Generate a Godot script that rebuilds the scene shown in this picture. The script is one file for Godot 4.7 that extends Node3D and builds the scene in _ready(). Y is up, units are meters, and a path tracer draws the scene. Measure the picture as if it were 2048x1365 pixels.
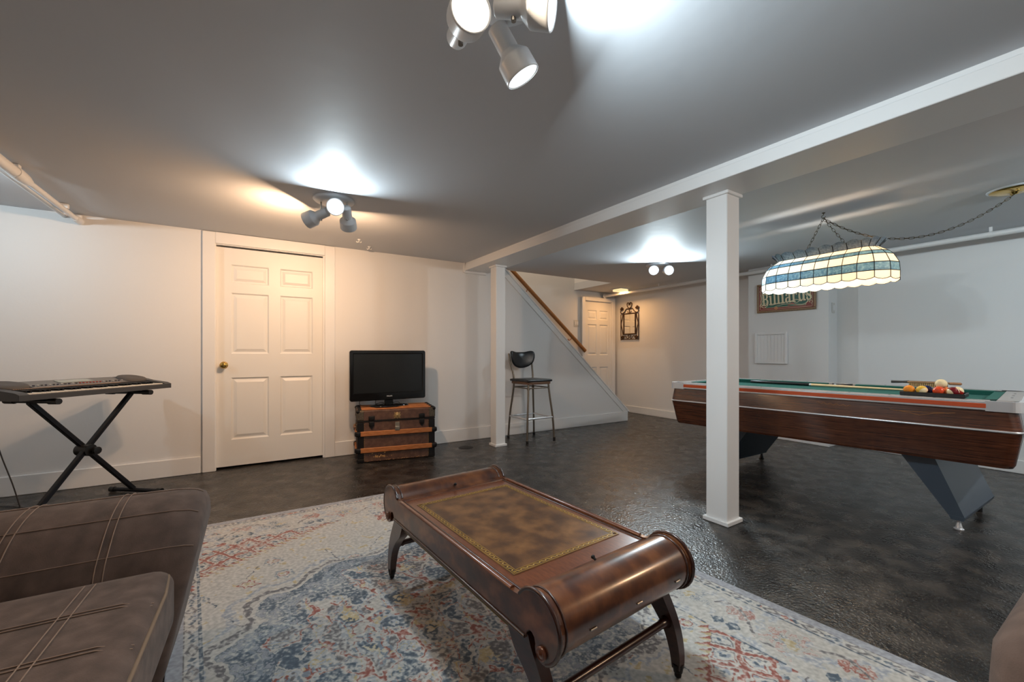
extends Node3D

# ------------------------------------------------------------------ room measures
const CEIL := 2.185
const ZB := -4.66        # back wall with the door
const ZS := -5.66        # wall behind the stairs
const XR := 5.82         # wall with the mirror
const XL := -3.0
const ZN := 2.2
const CAM := Vector3(0, 1.08, 0)
const FPX := 833.0

var M := {}
var taken := {}


# ------------------------------------------------------------------ mesh builder
class MB:
	var p := PackedVector3Array()
	var t := PackedVector2Array()
	var g := PackedInt32Array()

	func tri(a: Vector3, b: Vector3, c: Vector3, grp: int, ua := Vector2.ZERO, ub := Vector2.ZERO, uc := Vector2.ZERO) -> void:
		p.append(a); p.append(b); p.append(c)
		t.append(ua); t.append(ub); t.append(uc)
		g.append(grp)

	# closed shells: turn all triangles from index n on outwards (clockwise fronts)
	func close(n: int) -> void:
		var vol := 0.0
		var i := n * 3
		while i < p.size():
			vol += p[i].dot(p[i + 1].cross(p[i + 2]))
			i += 3
		if vol > 0.0:
			flip(n)

	func flip(n: int) -> void:
		var i := n * 3
		while i < p.size():
			var q := p[i + 1]; p[i + 1] = p[i + 2]; p[i + 2] = q
			var r := t[i + 1]; t[i + 1] = t[i + 2]; t[i + 2] = r
			i += 3

	# open shells: most of the surface shall look along d
	func aim(d: Vector3, n := 0) -> void:
		var sum := Vector3.ZERO
		var i := n * 3
		while i < p.size():
			sum += (p[i + 2] - p[i]).cross(p[i + 1] - p[i])
			i += 3
		if sum.dot(d) < 0.0: flip(n)

	func face(pts: Array, inside: Vector3, grp := -1) -> void:
		var mid := Vector3.ZERO
		for q in pts: mid += q
		mid /= pts.size()
		var nrm := Vector3.ZERO
		for i in pts.size(): nrm += (pts[i] - mid).cross(pts[(i + 1) % pts.size()] - mid)
		var out: bool = nrm.dot(mid - inside) > 0.0
		for i in range(1, pts.size() - 1):
			if out: tri(pts[0], pts[i + 1], pts[i], grp)
			else: tri(pts[0], pts[i], pts[i + 1], grp)

	func box(c: Vector3, s: Vector3, b := Basis.IDENTITY) -> void:
		cbox(c, s, 0.0, b)

	func cbox(c: Vector3, s: Vector3, ch: float, b := Basis.IDENTITY) -> void:
		var h := s * 0.5
		ch = minf(ch, minf(h.x, minf(h.y, h.z)) * 0.95)
		for ax in 3:
			for sg in [-1.0, 1.0]:
				var u := (ax + 1) % 3
				var w := (ax + 2) % 3
				var ring := []
				for q in [[-1, -1], [1, -1], [1, 1], [-1, 1]]:
					var v := Vector3.ZERO
					v[ax] = sg * h[ax]; v[u] = q[0] * (h[u] - ch); v[w] = q[1] * (h[w] - ch)
					ring.append(c + b * v)
				face(ring, c)
		if ch <= 0.0: return
		for ax in 3:
			var u := (ax + 1) % 3
			var w := (ax + 2) % 3
			for su in [-1.0, 1.0]:
				for sw in [-1.0, 1.0]:
					var ring := []
					for q in [[-1, 0], [1, 0], [1, 1], [-1, 1]]:
						var v := Vector3.ZERO
						v[ax] = q[0] * (h[ax] - ch)
						v[u] = su * (h[u] - (ch if q[1] == 1 else 0.0))
						v[w] = sw * (h[w] - (0.0 if q[1] == 1 else ch))
						ring.append(c + b * v)
					face(ring, c)
		for sx in [-1.0, 1.0]:
			for sy in [-1.0, 1.0]:
				for sz in [-1.0, 1.0]:
					var s3 := Vector3(sx, sy, sz)
					face([c + b * (s3 * (h - Vector3(0, ch, ch))), c + b * (s3 * (h - Vector3(ch, 0, ch))), c + b * (s3 * (h - Vector3(ch, ch, 0)))], c)

	# rings of equal length; mode 0 flat, 1 smooth, 2 smooth along the path only, 3 smooth round the ring only
	func loft(rings: Array, mode := 1, caps := true, round_ring := true, round_path := false, fix := true) -> void:
		var n0 := g.size()
		var m := rings.size()
		var n: int = rings[0].size()
		for i in (m if round_path else m - 1):
			var a = rings[i]
			var b = rings[(i + 1) % m]
			for j in (n if round_ring else n - 1):
				var k := (j + 1) % n
				var grp := -1
				if mode == 1: grp = 1
				elif mode == 2: grp = 2 + j
				elif mode == 3: grp = 2 + i
				var u0 := float(j) / n; var u1 := float(j + 1) / n
				var v0 := float(i) / (m - 1); var v1 := float(i + 1) / (m - 1)
				if a[j].distance_squared_to(a[k]) > 1e-14:
					tri(a[j], b[k], a[k], grp, Vector2(u0, v0), Vector2(u1, v1), Vector2(u1, v0))
				if b[j].distance_squared_to(b[k]) > 1e-14:
					tri(a[j], b[j], b[k], grp, Vector2(u0, v0), Vector2(u0, v1), Vector2(u1, v1))
		if caps and not round_path:
			for e in [0, m - 1]:
				var r = rings[e]
				var c := Vector3.ZERO
				for q in r: c += q
				c /= n
				for j in n:
					var k := (j + 1) % n
					if r[j].distance_squared_to(r[k]) < 1e-14: continue
					if e == 0: tri(c, r[j], r[k], -1)
					else: tri(c, r[k], r[j], -1)
		if fix: close(n0)

	func tube(pts: Array, r, sides := 8, closed := false, caps := true) -> void:
		var m := pts.size()
		var rings := []
		var up := Vector3.ZERO
		for i in m:
			var a: Vector3 = pts[(i - 1 + m) % m] if closed else pts[maxi(i - 1, 0)]
			var b: Vector3 = pts[(i + 1) % m] if closed else pts[mini(i + 1, m - 1)]
			var d := (b - a).normalized()
			if up == Vector3.ZERO:
				up = d.cross(Vector3.UP if absf(d.y) < 0.9 else Vector3.RIGHT).normalized()
			up = (up - d * up.dot(d)).normalized()
			var w := d.cross(up)
			var rr: float = r[i] if r is Array else r
			var ring := []
			for j in sides:
				var an := TAU * j / sides
				ring.append(pts[i] + (up * cos(an) + w * sin(an)) * rr)
			rings.append(ring)
		loft(rings, 1, caps, true, closed)

	# profile of (radius, height) round +Y of xf
	func lathe(prof: Array, segs := 20, xf := Transform3D.IDENTITY, mode := 1, caps := true) -> void:
		var rings := []
		for q in prof:
			var ring := []
			for j in segs:
				var an := TAU * j / segs
				ring.append(xf * Vector3(q[0] * cos(an), q[1], q[0] * sin(an)))
			rings.append(ring)
		loft(rings, mode, caps)

	# polygon in xf's x-y plane, from z0 to z1
	func prism(poly: PackedVector2Array, z0: float, z1: float, xf := Transform3D.IDENTITY, smooth := false) -> void:
		var n0 := g.size()
		var n := poly.size()
		var ix := Geometry2D.triangulate_polygon(poly)
		for i in range(0, ix.size(), 3):
			var a := poly[ix[i]]; var b := poly[ix[i + 1]]; var c := poly[ix[i + 2]]
			if (b - a).cross(c - a) < 0.0:
				var q := b; b = c; c = q
			tri(xf * Vector3(a.x, a.y, z1), xf * Vector3(b.x, b.y, z1), xf * Vector3(c.x, c.y, z1), -1, a, b, c)
			tri(xf * Vector3(a.x, a.y, z0), xf * Vector3(c.x, c.y, z0), xf * Vector3(b.x, b.y, z0), -1, a, c, b)
		var ccw := 0.0
		for i in n: ccw += poly[i].cross(poly[(i + 1) % n])
		for i in n:
			var a := poly[i]; var b := poly[(i + 1) % n]
			if ccw < 0.0:
				var q := a; a = b; b = q
			var grp := 5 if smooth else -1
			tri(xf * Vector3(a.x, a.y, z0), xf * Vector3(b.x, b.y, z0), xf * Vector3(b.x, b.y, z1), grp)
			tri(xf * Vector3(a.x, a.y, z0), xf * Vector3(b.x, b.y, z1), xf * Vector3(a.x, a.y, z1), grp)
		close(n0)

	# box with soft round edges and a crowned top
	func cushion(c: Vector3, s: Vector3, r: float, n := 10, crown := 0.0) -> void:
		var n0 := g.size()
		var h := s * 0.5
		for ax in 3:
			for sg in [-1.0, 1.0]:
				var u := (ax + 1) % 3
				var w := (ax + 2) % 3
				var grid := []
				for i in n + 1:
					var row := []
					for j in n + 1:
						var v := Vector3.ZERO
						v[ax] = sg * h[ax]
						v[u] = ease_edge(float(i) / n) * h[u]
						v[w] = ease_edge(float(j) / n) * h[w]
						var core := Vector3(clampf(v.x, -h.x + r, h.x - r), clampf(v.y, -h.y + r, h.y - r), clampf(v.z, -h.z + r, h.z - r))
						var o := core + (v - core).normalized() * r
						if o.y > 0.0:
							o.y += crown * (1.0 - pow(o.x / h.x, 4)) * (1.0 - pow(o.z / h.z, 4)) * (o.y / h.y)
						row.append(c + o)
					grid.append(row)
				var k0 := g.size()
				for i in n:
					for j in n:
						tri(grid[i][j], grid[i + 1][j + 1], grid[i + 1][j], 1)
						tri(grid[i][j], grid[i][j + 1], grid[i + 1][j + 1], 1)
				if sg < 0.0: flip(k0)
		close(n0)

	func ease_edge(f: float) -> float:
		return sin((f - 0.5) * PI)

	func mesh() -> ArrayMesh:
		var st := SurfaceTool.new()
		st.begin(Mesh.PRIMITIVE_TRIANGLES)
		for i in g.size():
			st.set_smooth_group(g[i])
			for k in 3:
				st.set_uv(t[i * 3 + k])
				st.add_vertex(p[i * 3 + k])
		st.generate_normals()
		return st.commit()


# ------------------------------------------------------------------ scene helpers
func numbered(n: String) -> String:
	if not taken.has(n):
		taken[n] = 0
		return n
	taken[n] += 1
	return "%s_%03d" % [n, taken[n]]


func part(called: String, mb, mat: Material, parent: Node3D, label := "") -> MeshInstance3D:
	var o := MeshInstance3D.new()
	o.mesh = mb.mesh() if mb is MB else mb
	o.material_override = mat
	if parent == self:
		o.name = numbered(called)
		add_child(o)
	else:
		o.name = called
		parent.add_child(o, true)
	if label: o.set_meta("label", label)
	return o


func struct(called: String, mb, mat: Material) -> MeshInstance3D:
	var o := part(called, mb, mat, self)
	o.set_meta("kind", "structure")
	return o


func thing(called: String, label: String, category: String, at := Vector3.ZERO, turn := 0.0, group := "") -> Node3D:
	var o := Node3D.new()
	o.name = numbered(called)
	add_child(o)
	o.position = at
	o.rotation.y = turn
	tag(o, label, category, group)
	return o


func tag(o: Node3D, label: String, category: String, group := "") -> Node3D:
	o.set_meta("label", label)
	o.set_meta("category", category)
	if group: o.set_meta("group", group)
	return o


func along(d: Vector3) -> Basis:   # basis whose +Y runs along d
	d = d.normalized()
	var x := d.cross(Vector3.UP if absf(d.y) < 0.95 else Vector3.RIGHT).normalized()
	return Basis(x, d, x.cross(d))


func ramp(stops: Array) -> Gradient:
	var gr := Gradient.new()
	var off := PackedFloat32Array()
	var col := PackedColorArray()
	for s in stops:
		off.append(s[0]); col.append(s[1])
	gr.offsets = off
	gr.colors = col
	return gr


func noise_tex(sd: int, freq: float, stops := [], size := 512, oct := 4, kind := FastNoiseLite.TYPE_SIMPLEX_SMOOTH, bump := 0.0) -> NoiseTexture2D:
	var n := FastNoiseLite.new()
	n.seed = sd
	n.noise_type = kind
	n.frequency = freq
	n.fractal_octaves = oct
	var t := NoiseTexture2D.new()
	t.width = size
	t.height = size
	t.seamless = true
	t.noise = n
	if stops: t.color_ramp = ramp(stops)
	if bump > 0.0:
		t.as_normal_map = true
		t.bump_strength = bump
	return t


func mat(col: Color, rough: float, metal := 0.0) -> StandardMaterial3D:
	var m := StandardMaterial3D.new()
	m.albedo_color = col
	m.roughness = rough
	m.metallic = metal
	return m


func tri_tex(m: StandardMaterial3D, tex: Texture2D, scale: Vector3, world := false) -> StandardMaterial3D:
	m.albedo_color = Color.WHITE
	m.albedo_texture = tex
	m.uv1_triplanar = true
	m.uv1_world_triplanar = world
	m.uv1_scale = scale
	return m


func relief(m: StandardMaterial3D, tex: Texture2D, cm: float) -> StandardMaterial3D:
	m.heightmap_enabled = true
	m.heightmap_texture = tex
	m.heightmap_scale = cm
	return m


func c8(r: int, g: int, b: int) -> Color:
	return Color(r / 255.0, g / 255.0, b / 255.0)


# ------------------------------------------------------------------ start
func _ready() -> void:
	setup_camera()
	setup_materials()
	build_shell()
	build_stairs()
	build_doors()
	build_ceiling_lights()
	build_pipes()
	build_rug()
	build_sofas()
	build_coffee_table()
	build_pool_table()
	build_pool_things()
	build_billiard_lamp()
	build_trunk_and_television()
	build_stool()
	build_keyboard()
	build_wall_things()


func setup_camera() -> void:
	var cam := Camera3D.new()
	cam.name = "camera"
	cam.projection = Camera3D.PROJECTION_FRUSTUM
	cam.near = 0.05
	cam.far = 60.0
	cam.size = 0.05 * 1365.0 / FPX
	cam.frustum_offset = Vector2(0, 0.05 * 23.5 / FPX)
	cam.position = CAM
	cam.rotation.y = deg_to_rad(-31.93)
	add_child(cam)
	cam.current = true
	var we := WorldEnvironment.new()
	we.name = "environment"
	var e := Environment.new()
	e.background_mode = Environment.BG_COLOR
	e.background_color = Color(0, 0, 0)
	e.tonemap_mode = Environment.TONE_MAPPER_LINEAR
	e.tonemap_exposure = 0.55
	e.sdfgi_enabled = true
	e.ssao_enabled = true
	e.ssil_enabled = true
	we.environment = e
	add_child(we)


func setup_materials() -> void:
	var soft := noise_tex(3, 0.02, [], 512, 4)
	M.wall = relief(mat(c8(226, 226, 226), 0.55), noise_tex(5, 0.05, [], 512, 3), 0.02)
	M.wall.uv1_triplanar = true
	M.wall.uv1_world_triplanar = true
	M.wall.uv1_scale = Vector3(1.2, 1.2, 1.2)
	M.ceiling = relief(mat(c8(203, 206, 211), 0.64), noise_tex(7, 0.02, [], 512, 3), 0.03)
	M.ceiling.uv1_triplanar = true
	M.ceiling.uv1_world_triplanar = true
	M.ceiling.uv1_scale = Vector3(0.9, 0.9, 0.9)
	M.trim = mat(c8(230, 230, 230), 0.32)
	M.door = mat(c8(228, 227, 224), 0.42)
	# black painted concrete
	var fl := mat(Color.WHITE, 0.3)
	tri_tex(fl, noise_tex(11, 0.012, [[0.0, c8(22, 22, 22)], [0.42, c8(36, 35, 34)], [0.6, c8(52, 49, 46)], [1.0, c8(76, 70, 64)]], 1024, 7), Vector3(0.42, 0.42, 0.42), true)
	fl.roughness_texture = noise_tex(12, 0.03, [[0.0, Color(0.2, 0.2, 0.2)], [1.0, Color(0.38, 0.38, 0.38)]], 512, 5)
	fl.roughness = 1.0
	var grit := noise_tex(13, 0.1, [], 1024, 4)
	grit.noise.fractal_gain = 0.85
	relief(fl, grit, 0.34)
	M.floor = fl
	# woods
	M.laminate = tri_tex(mat(Color.WHITE, 0.22), noise_tex(21, 0.02, [[0.0, c8(38, 18, 12)], [0.38, c8(66, 34, 22)], [0.5, c8(104, 60, 38)], [0.6, c8(64, 33, 21)], [0.75, c8(98, 54, 34)], [1.0, c8(128, 80, 52)]], 512, 5), Vector3(0.6, 11.0, 0.22))
	M.laminate.clearcoat_enabled = true
	M.laminate.clearcoat = 0.5
	M.laminate.clearcoat_roughness = 0.12
	M.mahogany = tri_tex(mat(Color.WHITE, 0.3), noise_tex(22, 0.011, [[0.0, c8(48, 23, 14)], [0.4, c8(74, 38, 20)], [0.65, c8(104, 60, 32)], [1.0, c8(128, 80, 46)]], 512, 4), Vector3(1.9, 1.9, 1.5))
	M.mahogany.clearcoat_enabled = true
	M.mahogany.clearcoat = 0.7
	M.mahogany.clearcoat_roughness = 0.16
	M.mahogany_band = tri_tex(mat(Color.WHITE, 0.3), noise_tex(23, 0.03, [[0.0, c8(78, 38, 20)], [1.0, c8(116, 64, 36)]], 512, 4), Vector3(6.0, 6.0, 1.5))
	M.mahogany_band.clearcoat_enabled = true
	M.mahogany_band.clearcoat = 0.6
	M.mahogany_band.clearcoat_roughness = 0.16
	M.mahogany_dark = tri_tex(mat(Color.WHITE, 0.3), noise_tex(24, 0.02, [[0.0, c8(34, 15, 11)], [1.0, c8(64, 28, 18)]], 512, 4), Vector3(2.0, 6.0, 2.0))
	M.mahogany_dark.clearcoat_enabled = true
	M.mahogany_dark.clearcoat = 0.5
	M.mahogany_dark.clearcoat_roughness = 0.18
	M.leather = relief(tri_tex(mat(Color.WHITE, 0.36), noise_tex(25, 0.009, [[0.0, c8(52, 30, 18)], [0.35, c8(72, 45, 25)], [0.65, c8(98, 64, 35)], [1.0, c8(122, 84, 48)]], 512, 4), Vector3(1.6, 1.6, 1.6)), noise_tex(26, 0.2, [], 512, 2), 0.02)
	M.gold = mat(c8(178, 146, 78), 0.45, 0.6)
	M.gold_dull = mat(c8(110, 96, 62), 0.38, 0.8)
	M.brass = mat(c8(206, 172, 96), 0.18, 1.0)
	M.chrome = mat(c8(232, 234, 238), 0.24, 0.6)
	M.steel = mat(c8(150, 146, 140), 0.34, 0.9)
	M.black = mat(c8(16, 16, 17), 0.4)
	M.black_gloss = mat(c8(10, 10, 11), 0.1)
	M.black_metal = mat(c8(22, 24, 30), 0.35, 0.3)
	M.white_enamel = mat(c8(206, 210, 214), 0.3)
	M.orange = mat(c8(196, 78, 32), 0.4)
	M.felt = relief(tri_tex(mat(Color.WHITE, 0.95), noise_tex(31, 0.2, [[0.0, c8(8, 74, 66)], [1.0, c8(14, 92, 82)]], 256, 3), Vector3(6, 6, 6)), noise_tex(32, 0.3, [], 256, 2), 0.02)
	M.felt_worn = tri_tex(mat(Color.WHITE, 0.95), noise_tex(33, 0.02, [[0.0, c8(96, 124, 116)], [1.0, c8(128, 146, 138)]], 256, 4), Vector3(2, 2, 2))
	M.rail = tri_tex(mat(Color.WHITE, 0.28), noise_tex(34, 0.03, [[0.0, c8(132, 128, 126)], [1.0, c8(160, 156, 152)]], 256, 4), Vector3(3, 3, 3))
	M.pedestal = mat(c8(72, 84, 98), 0.34, 0.25)
	var sd := tri_tex(mat(Color.WHITE, 0.92), noise_tex(41, 0.012, [[0.0, c8(68, 53, 45)], [0.5, c8(85, 67, 58)], [1.0, c8(104, 84, 74)]], 512, 5), Vector3(2.2, 2.2, 2.2))
	relief(sd, noise_tex(42, 0.25, [], 512, 3), 0.05)
	sd.rim_enabled = true
	sd.rim = 0.15
	sd.rim_tint = 0.6
	M.suede = sd
	M.stitch = mat(c8(142, 118, 102), 0.9)
	M.vinyl = mat(c8(20, 20, 23), 0.32)
	M.stool_steel = mat(c8(128, 118, 106), 0.36, 0.85)
	M.stool_wood = mat(c8(96, 66, 44), 0.5)
	M.oak = tri_tex(mat(Color.WHITE, 0.35), noise_tex(51, 0.03, [[0.0, c8(118, 76, 34)], [1.0, c8(156, 108, 56)]], 256, 4), Vector3(2, 10, 10))
	M.slat = tri_tex(mat(Color.WHITE, 0.5), noise_tex(52, 0.02, [[0.0, c8(142, 84, 42)], [0.5, c8(176, 108, 58)], [1.0, c8(196, 132, 80)]], 512, 5), Vector3(1.2, 12, 12))
	M.canvas = relief(tri_tex(mat(Color.WHITE, 0.6), noise_tex(53, 0.015, [[0.0, c8(74, 50, 40)], [0.5, c8(92, 64, 52)], [0.85, c8(104, 76, 60)], [1.0, c8(130, 100, 72)]], 512, 6), Vector3(2, 2, 2)), noise_tex(54, 0.25, [], 256, 2), 0.02)
	M.iron = mat(c8(34, 32, 32), 0.5, 0.6)
	M.old_metal = tri_tex(mat(Color.WHITE, 0.45, 0.6), noise_tex(55, 0.04, [[0.0, c8(60, 54, 50)], [1.0, c8(132, 118, 96)]], 256, 4), Vector3(8, 8, 8))
	M.bare_wood = mat(c8(206, 158, 96), 0.7)
	M.bronze = mat(c8(74, 54, 38), 0.5, 0.6)
	M.looking_glass = mat(c8(226, 224, 218), 0.03, 1.0)


# ------------------------------------------------------------------ room shell
func wall_box(called: String, a: Vector3, b: Vector3, m: Material) -> MeshInstance3D:
	var mb := MB.new()
	mb.box((a + b) * 0.5, (b - a).abs())
	return struct(called, mb, m)


func build_shell() -> void:
	wall_box("floor", Vector3(XL - 0.1, -0.12, ZS - 0.1), Vector3(XR + 0.1, 0, ZN + 0.1), M.floor)
	# ceiling with the opening over the stairs
	var ox0 := 2.0
	var ox1 := 4.82
	var mb := MB.new()
	for q in [[XL - 0.1, ox0, ZS - 0.1, ZN + 0.1], [ox1, XR + 0.1, ZS - 0.1, ZN + 0.1], [ox0, ox1, ZB - 0.1, ZN + 0.1]]:
		mb.box(Vector3((q[0] + q[1]) * 0.5, CEIL + 0.06, (q[2] + q[3]) * 0.5), Vector3(q[1] - q[0], 0.12, q[3] - q[2]))
	struct("ceiling", mb, M.ceiling)
	# back wall: solid to the stairs, then a sloping knee wall; door opening left as a recess
	mb = MB.new()
	var poly := PackedVector2Array([Vector2(XL - 0.1, 0), Vector2(-0.295, 0), Vector2(-0.295, 2.085), Vector2(0.64, 2.085), Vector2(0.64, 0), Vector2(5.05, 0), Vector2(5.05, 0.17), Vector2(2.76, CEIL), Vector2(XL - 0.1, CEIL)])
	mb.prism(poly, ZB - 0.1, ZB)
	struct("wall_back", mb, M.wall)
	mb = MB.new()
	mb.box(Vector3(0.17, 1.1, ZB - 0.3), Vector3(1.2, 2.2, 0.05))
	struct("wall_closet", mb, M.wall)
	wall_box("wall_stair", Vector3(1.9, 0, ZS - 0.1), Vector3(XR + 0.1, 4.2, ZS), M.wall)
	wall_box("wall_right", Vector3(XR, 0, ZS), Vector3(XR + 0.1, CEIL, ZN + 0.1), M.wall)
	wall_box("wall_left", Vector3(XL - 0.1, 0, ZB - 0.1), Vector3(XL, CEIL, ZN + 0.1), M.wall)
	wall_box("wall_near", Vector3(XL, 0, ZN), Vector3(XR, CEIL, ZN + 0.1), M.wall)
	# stairwell above the ceiling
	mb = MB.new()
	mb.box(Vector3(ox1 + 0.055, 3.255, (ZB + ZS) * 0.5 - 0.05), Vector3(0.1, 1.9, ZB - ZS + 0.1))
	mb.box(Vector3(1.95, 2.1, (ZB + ZS) * 0.5 - 0.05), Vector3(0.1, 4.2, ZB - ZS - 0.1))
	mb.box(Vector3(3.4, 3.255, ZB - 0.052), Vector3(2.9, 1.9, 0.1))
	mb.box(Vector3(3.4, 4.2, (ZB + ZS) * 0.5), Vector3(3.0, 0.1, 1.2))
	struct("wall_stairwell", mb, M.wall)
	# chimney chase by the pool table
	mb = MB.new()
	mb.box(Vector3((5.6 + XR) * 0.5, CEIL * 0.5, (-3.04 - 2.13) * 0.5), Vector3(XR - 5.6, CEIL, 0.91))
	struct("wall_chase", mb, M.wall)
	# baseboards
	mb = MB.new()
	var h := 0.15
	for q in [[XL, -0.395], [0.725, 5.05]]:
		mb.cbox(Vector3((q[0] + q[1]) * 0.5, h * 0.5, ZB + 0.009), Vector3(q[1] - q[0], h, 0.018), 0.004)
	mb.cbox(Vector3(5.055, h * 0.5 + 0.01, ZB - 0.05), Vector3(0.018, h + 0.02, 0.136), 0.004)
	struct("baseboard_back", mb, M.trim)
	mb = MB.new()
	for q in [[ZS, -3.04], [-2.13, ZN]]:
		mb.cbox(Vector3(XR - 0.009, 0.06, (q[0] + q[1]) * 0.5), Vector3(0.018, 0.12, q[1] - q[0]), 0.004)
	mb.cbox(Vector3(5.591, 0.06, -2.585), Vector3(0.018, 0.12, 0.928), 0.004)
	struct("baseboard_right", mb, M.trim)
	# the boxed beam, a hair out of square with the room
	mb = MB.new()
	var bb := Basis(Vector3.UP, 0.031)
	var o := Vector3(2.215, 0, -4.66)
	var len := 6.9
	mb.cbox(o + bb * Vector3(0.165, 2.09 + 0.035, len * 0.5), Vector3(0.33, 0.07, len), 0.003, bb)
	mb.box(o + bb * Vector3(0.168, 2.172, len * 0.5), Vector3(0.315, 0.03, len), bb)
	struct("trim_1", mb, M.trim).set_meta("label", "boxed white ceiling beam")
	mb = MB.new()
	mb.cbox(Vector3(2.36, 2.075, ZB + 0.012), Vector3(0.3, 0.03, 0.024), 0.004)
	mb.cbox(Vector3(2.208, 2.125, ZB + 0.01), Vector3(0.02, 0.12, 0.02), 0.003)
	struct("trim_2", mb, M.trim)
	# posts
	for q in [[Vector3(2.57, 0, -1.56), 0.14, "square white post with plinth standing beside the pool table"], [Vector3(2.43, 0, -4.21), 0.125, "square white post with plinth standing beside the bar stool"]]:
		var t := thing("support_post", q[2], "post", q[0], 0.015, "white support posts")
		var s: float = q[1]
		mb = MB.new()
		mb.cbox(Vector3(0, 1.045, 0), Vector3(s, 2.06, s), 0.004)
		part("shaft", mb, M.trim, t)
		mb = MB.new()
		mb.cbox(Vector3(0, 0.013, 0), Vector3(s + 0.03, 0.026, s + 0.03), 0.003)
		part("plinth", mb, M.trim, t)
		mb = MB.new()
		mb.cbox(Vector3(0, 2.08, 0), Vector3(s + 0.03, 0.02, s + 0.03), 0.003)
		part("capital", mb, M.trim, t)
	# floor drain
	var dr := thing("floor_drain", "dark round drain cover set in the black floor", "drain", Vector3(2.06, 0, -4.3))
	mb = MB.new()
	mb.lathe([[0.001, 0.004], [0.07, 0.004], [0.08, 0.003], [0.085, 0.0]], 24, Transform3D.IDENTITY, 3)
	part("cover", mb, M.iron, dr)
	mb = MB.new()
	for k in 5:
		mb.box(Vector3(-0.04 + 0.02 * k, 0.005, 0), Vector3(0.006, 0.003, 0.08))
	part("grating", mb, M.black, dr)


func build_stairs() -> void:
	var sl := Vector2(5.05 - 2.76, 0.17 - CEIL).normalized()
	var ang := atan2(sl.y, sl.x)
	var b := Basis(Vector3.BACK, ang)
	var mid := Vector3((5.05 + 2.76) * 0.5, (0.17 + CEIL) * 0.5, ZB - 0.05)
	var ln := Vector2(5.05 - 2.76, CEIL - 0.17).length()
	# sloping cap board and face board on the knee wall
	var mb := MB.new()
	mb.cbox(mid + b * Vector3(0.03, 0.011, 0), Vector3(ln + 0.05, 0.022, 0.14), 0.004, b)
	mb.cbox(mid + b * Vector3(0, -0.035, 0.056), Vector3(ln - 0.06, 0.07, 0.014), 0.004, b)
	struct("trim_3", mb, M.trim)
	# flight of steps behind the knee wall
	var st := thing("staircase", "flight of painted steps rising behind the sloping knee wall", "stairs", Vector3(5.0, 0, -5.2))
	for k in 11:
		var y := 0.195 * (k + 1)
		var x := -0.225 * (k + 0.5)
		mb = MB.new()
		mb.cbox(Vector3(x - 0.01, y - 0.015, 0), Vector3(0.26, 0.03, 0.84), 0.006)
		part("tread", mb, M.oak, st)
		mb = MB.new()
		mb.box(Vector3(x + 0.105, y - 0.11, 0), Vector3(0.018, 0.165, 0.84))
		part("riser", mb, M.trim, st)
	# handrail
	var a := Vector3(3.0, 2.776, -5.57)
	var e := Vector3(5.0, 1.11, -5.57)
	var hr := thing("handrail", "varnished oak handrail sloping along the stair wall", "handrail", e)
	var d := (a - e)
	var hb := Basis(Vector3.BACK, atan2(d.y, d.x))
	mb = MB.new()
	var ring := []
	for k in 12:
		var an := TAU * k / 12
		ring.append(Vector3(0, 0.034 * sin(an), 0.022 * cos(an)))
	var r2 := []
	for q in [0.0, d.length()]:
		var rr := []
		for v in ring: rr.append(hb * (v + Vector3(q, 0, 0)))
		r2.append(rr)
	mb.loft(r2, 2)
	part("rail", mb, M.oak, hr)
	for f in [0.16, 0.62]:
		mb = MB.new()
		var q: Vector3 = d * f + Vector3(0, -0.03, 0)
		mb.tube([q, q + Vector3(0, -0.035, -0.01), q + Vector3(0, -0.05, -0.05), q + Vector3(0, -0.05, -0.085)], 0.006, 8)
		mb.lathe([[0.001, 0.006], [0.025, 0.004], [0.027, 0.0]], 16, Transform3D(along(Vector3(0, 0, 1)), q + Vector3(0, -0.05, -0.0895)), 3)
		part("bracket", mb, mat(c8(190, 130, 96), 0.3, 0.9), hr)


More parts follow.
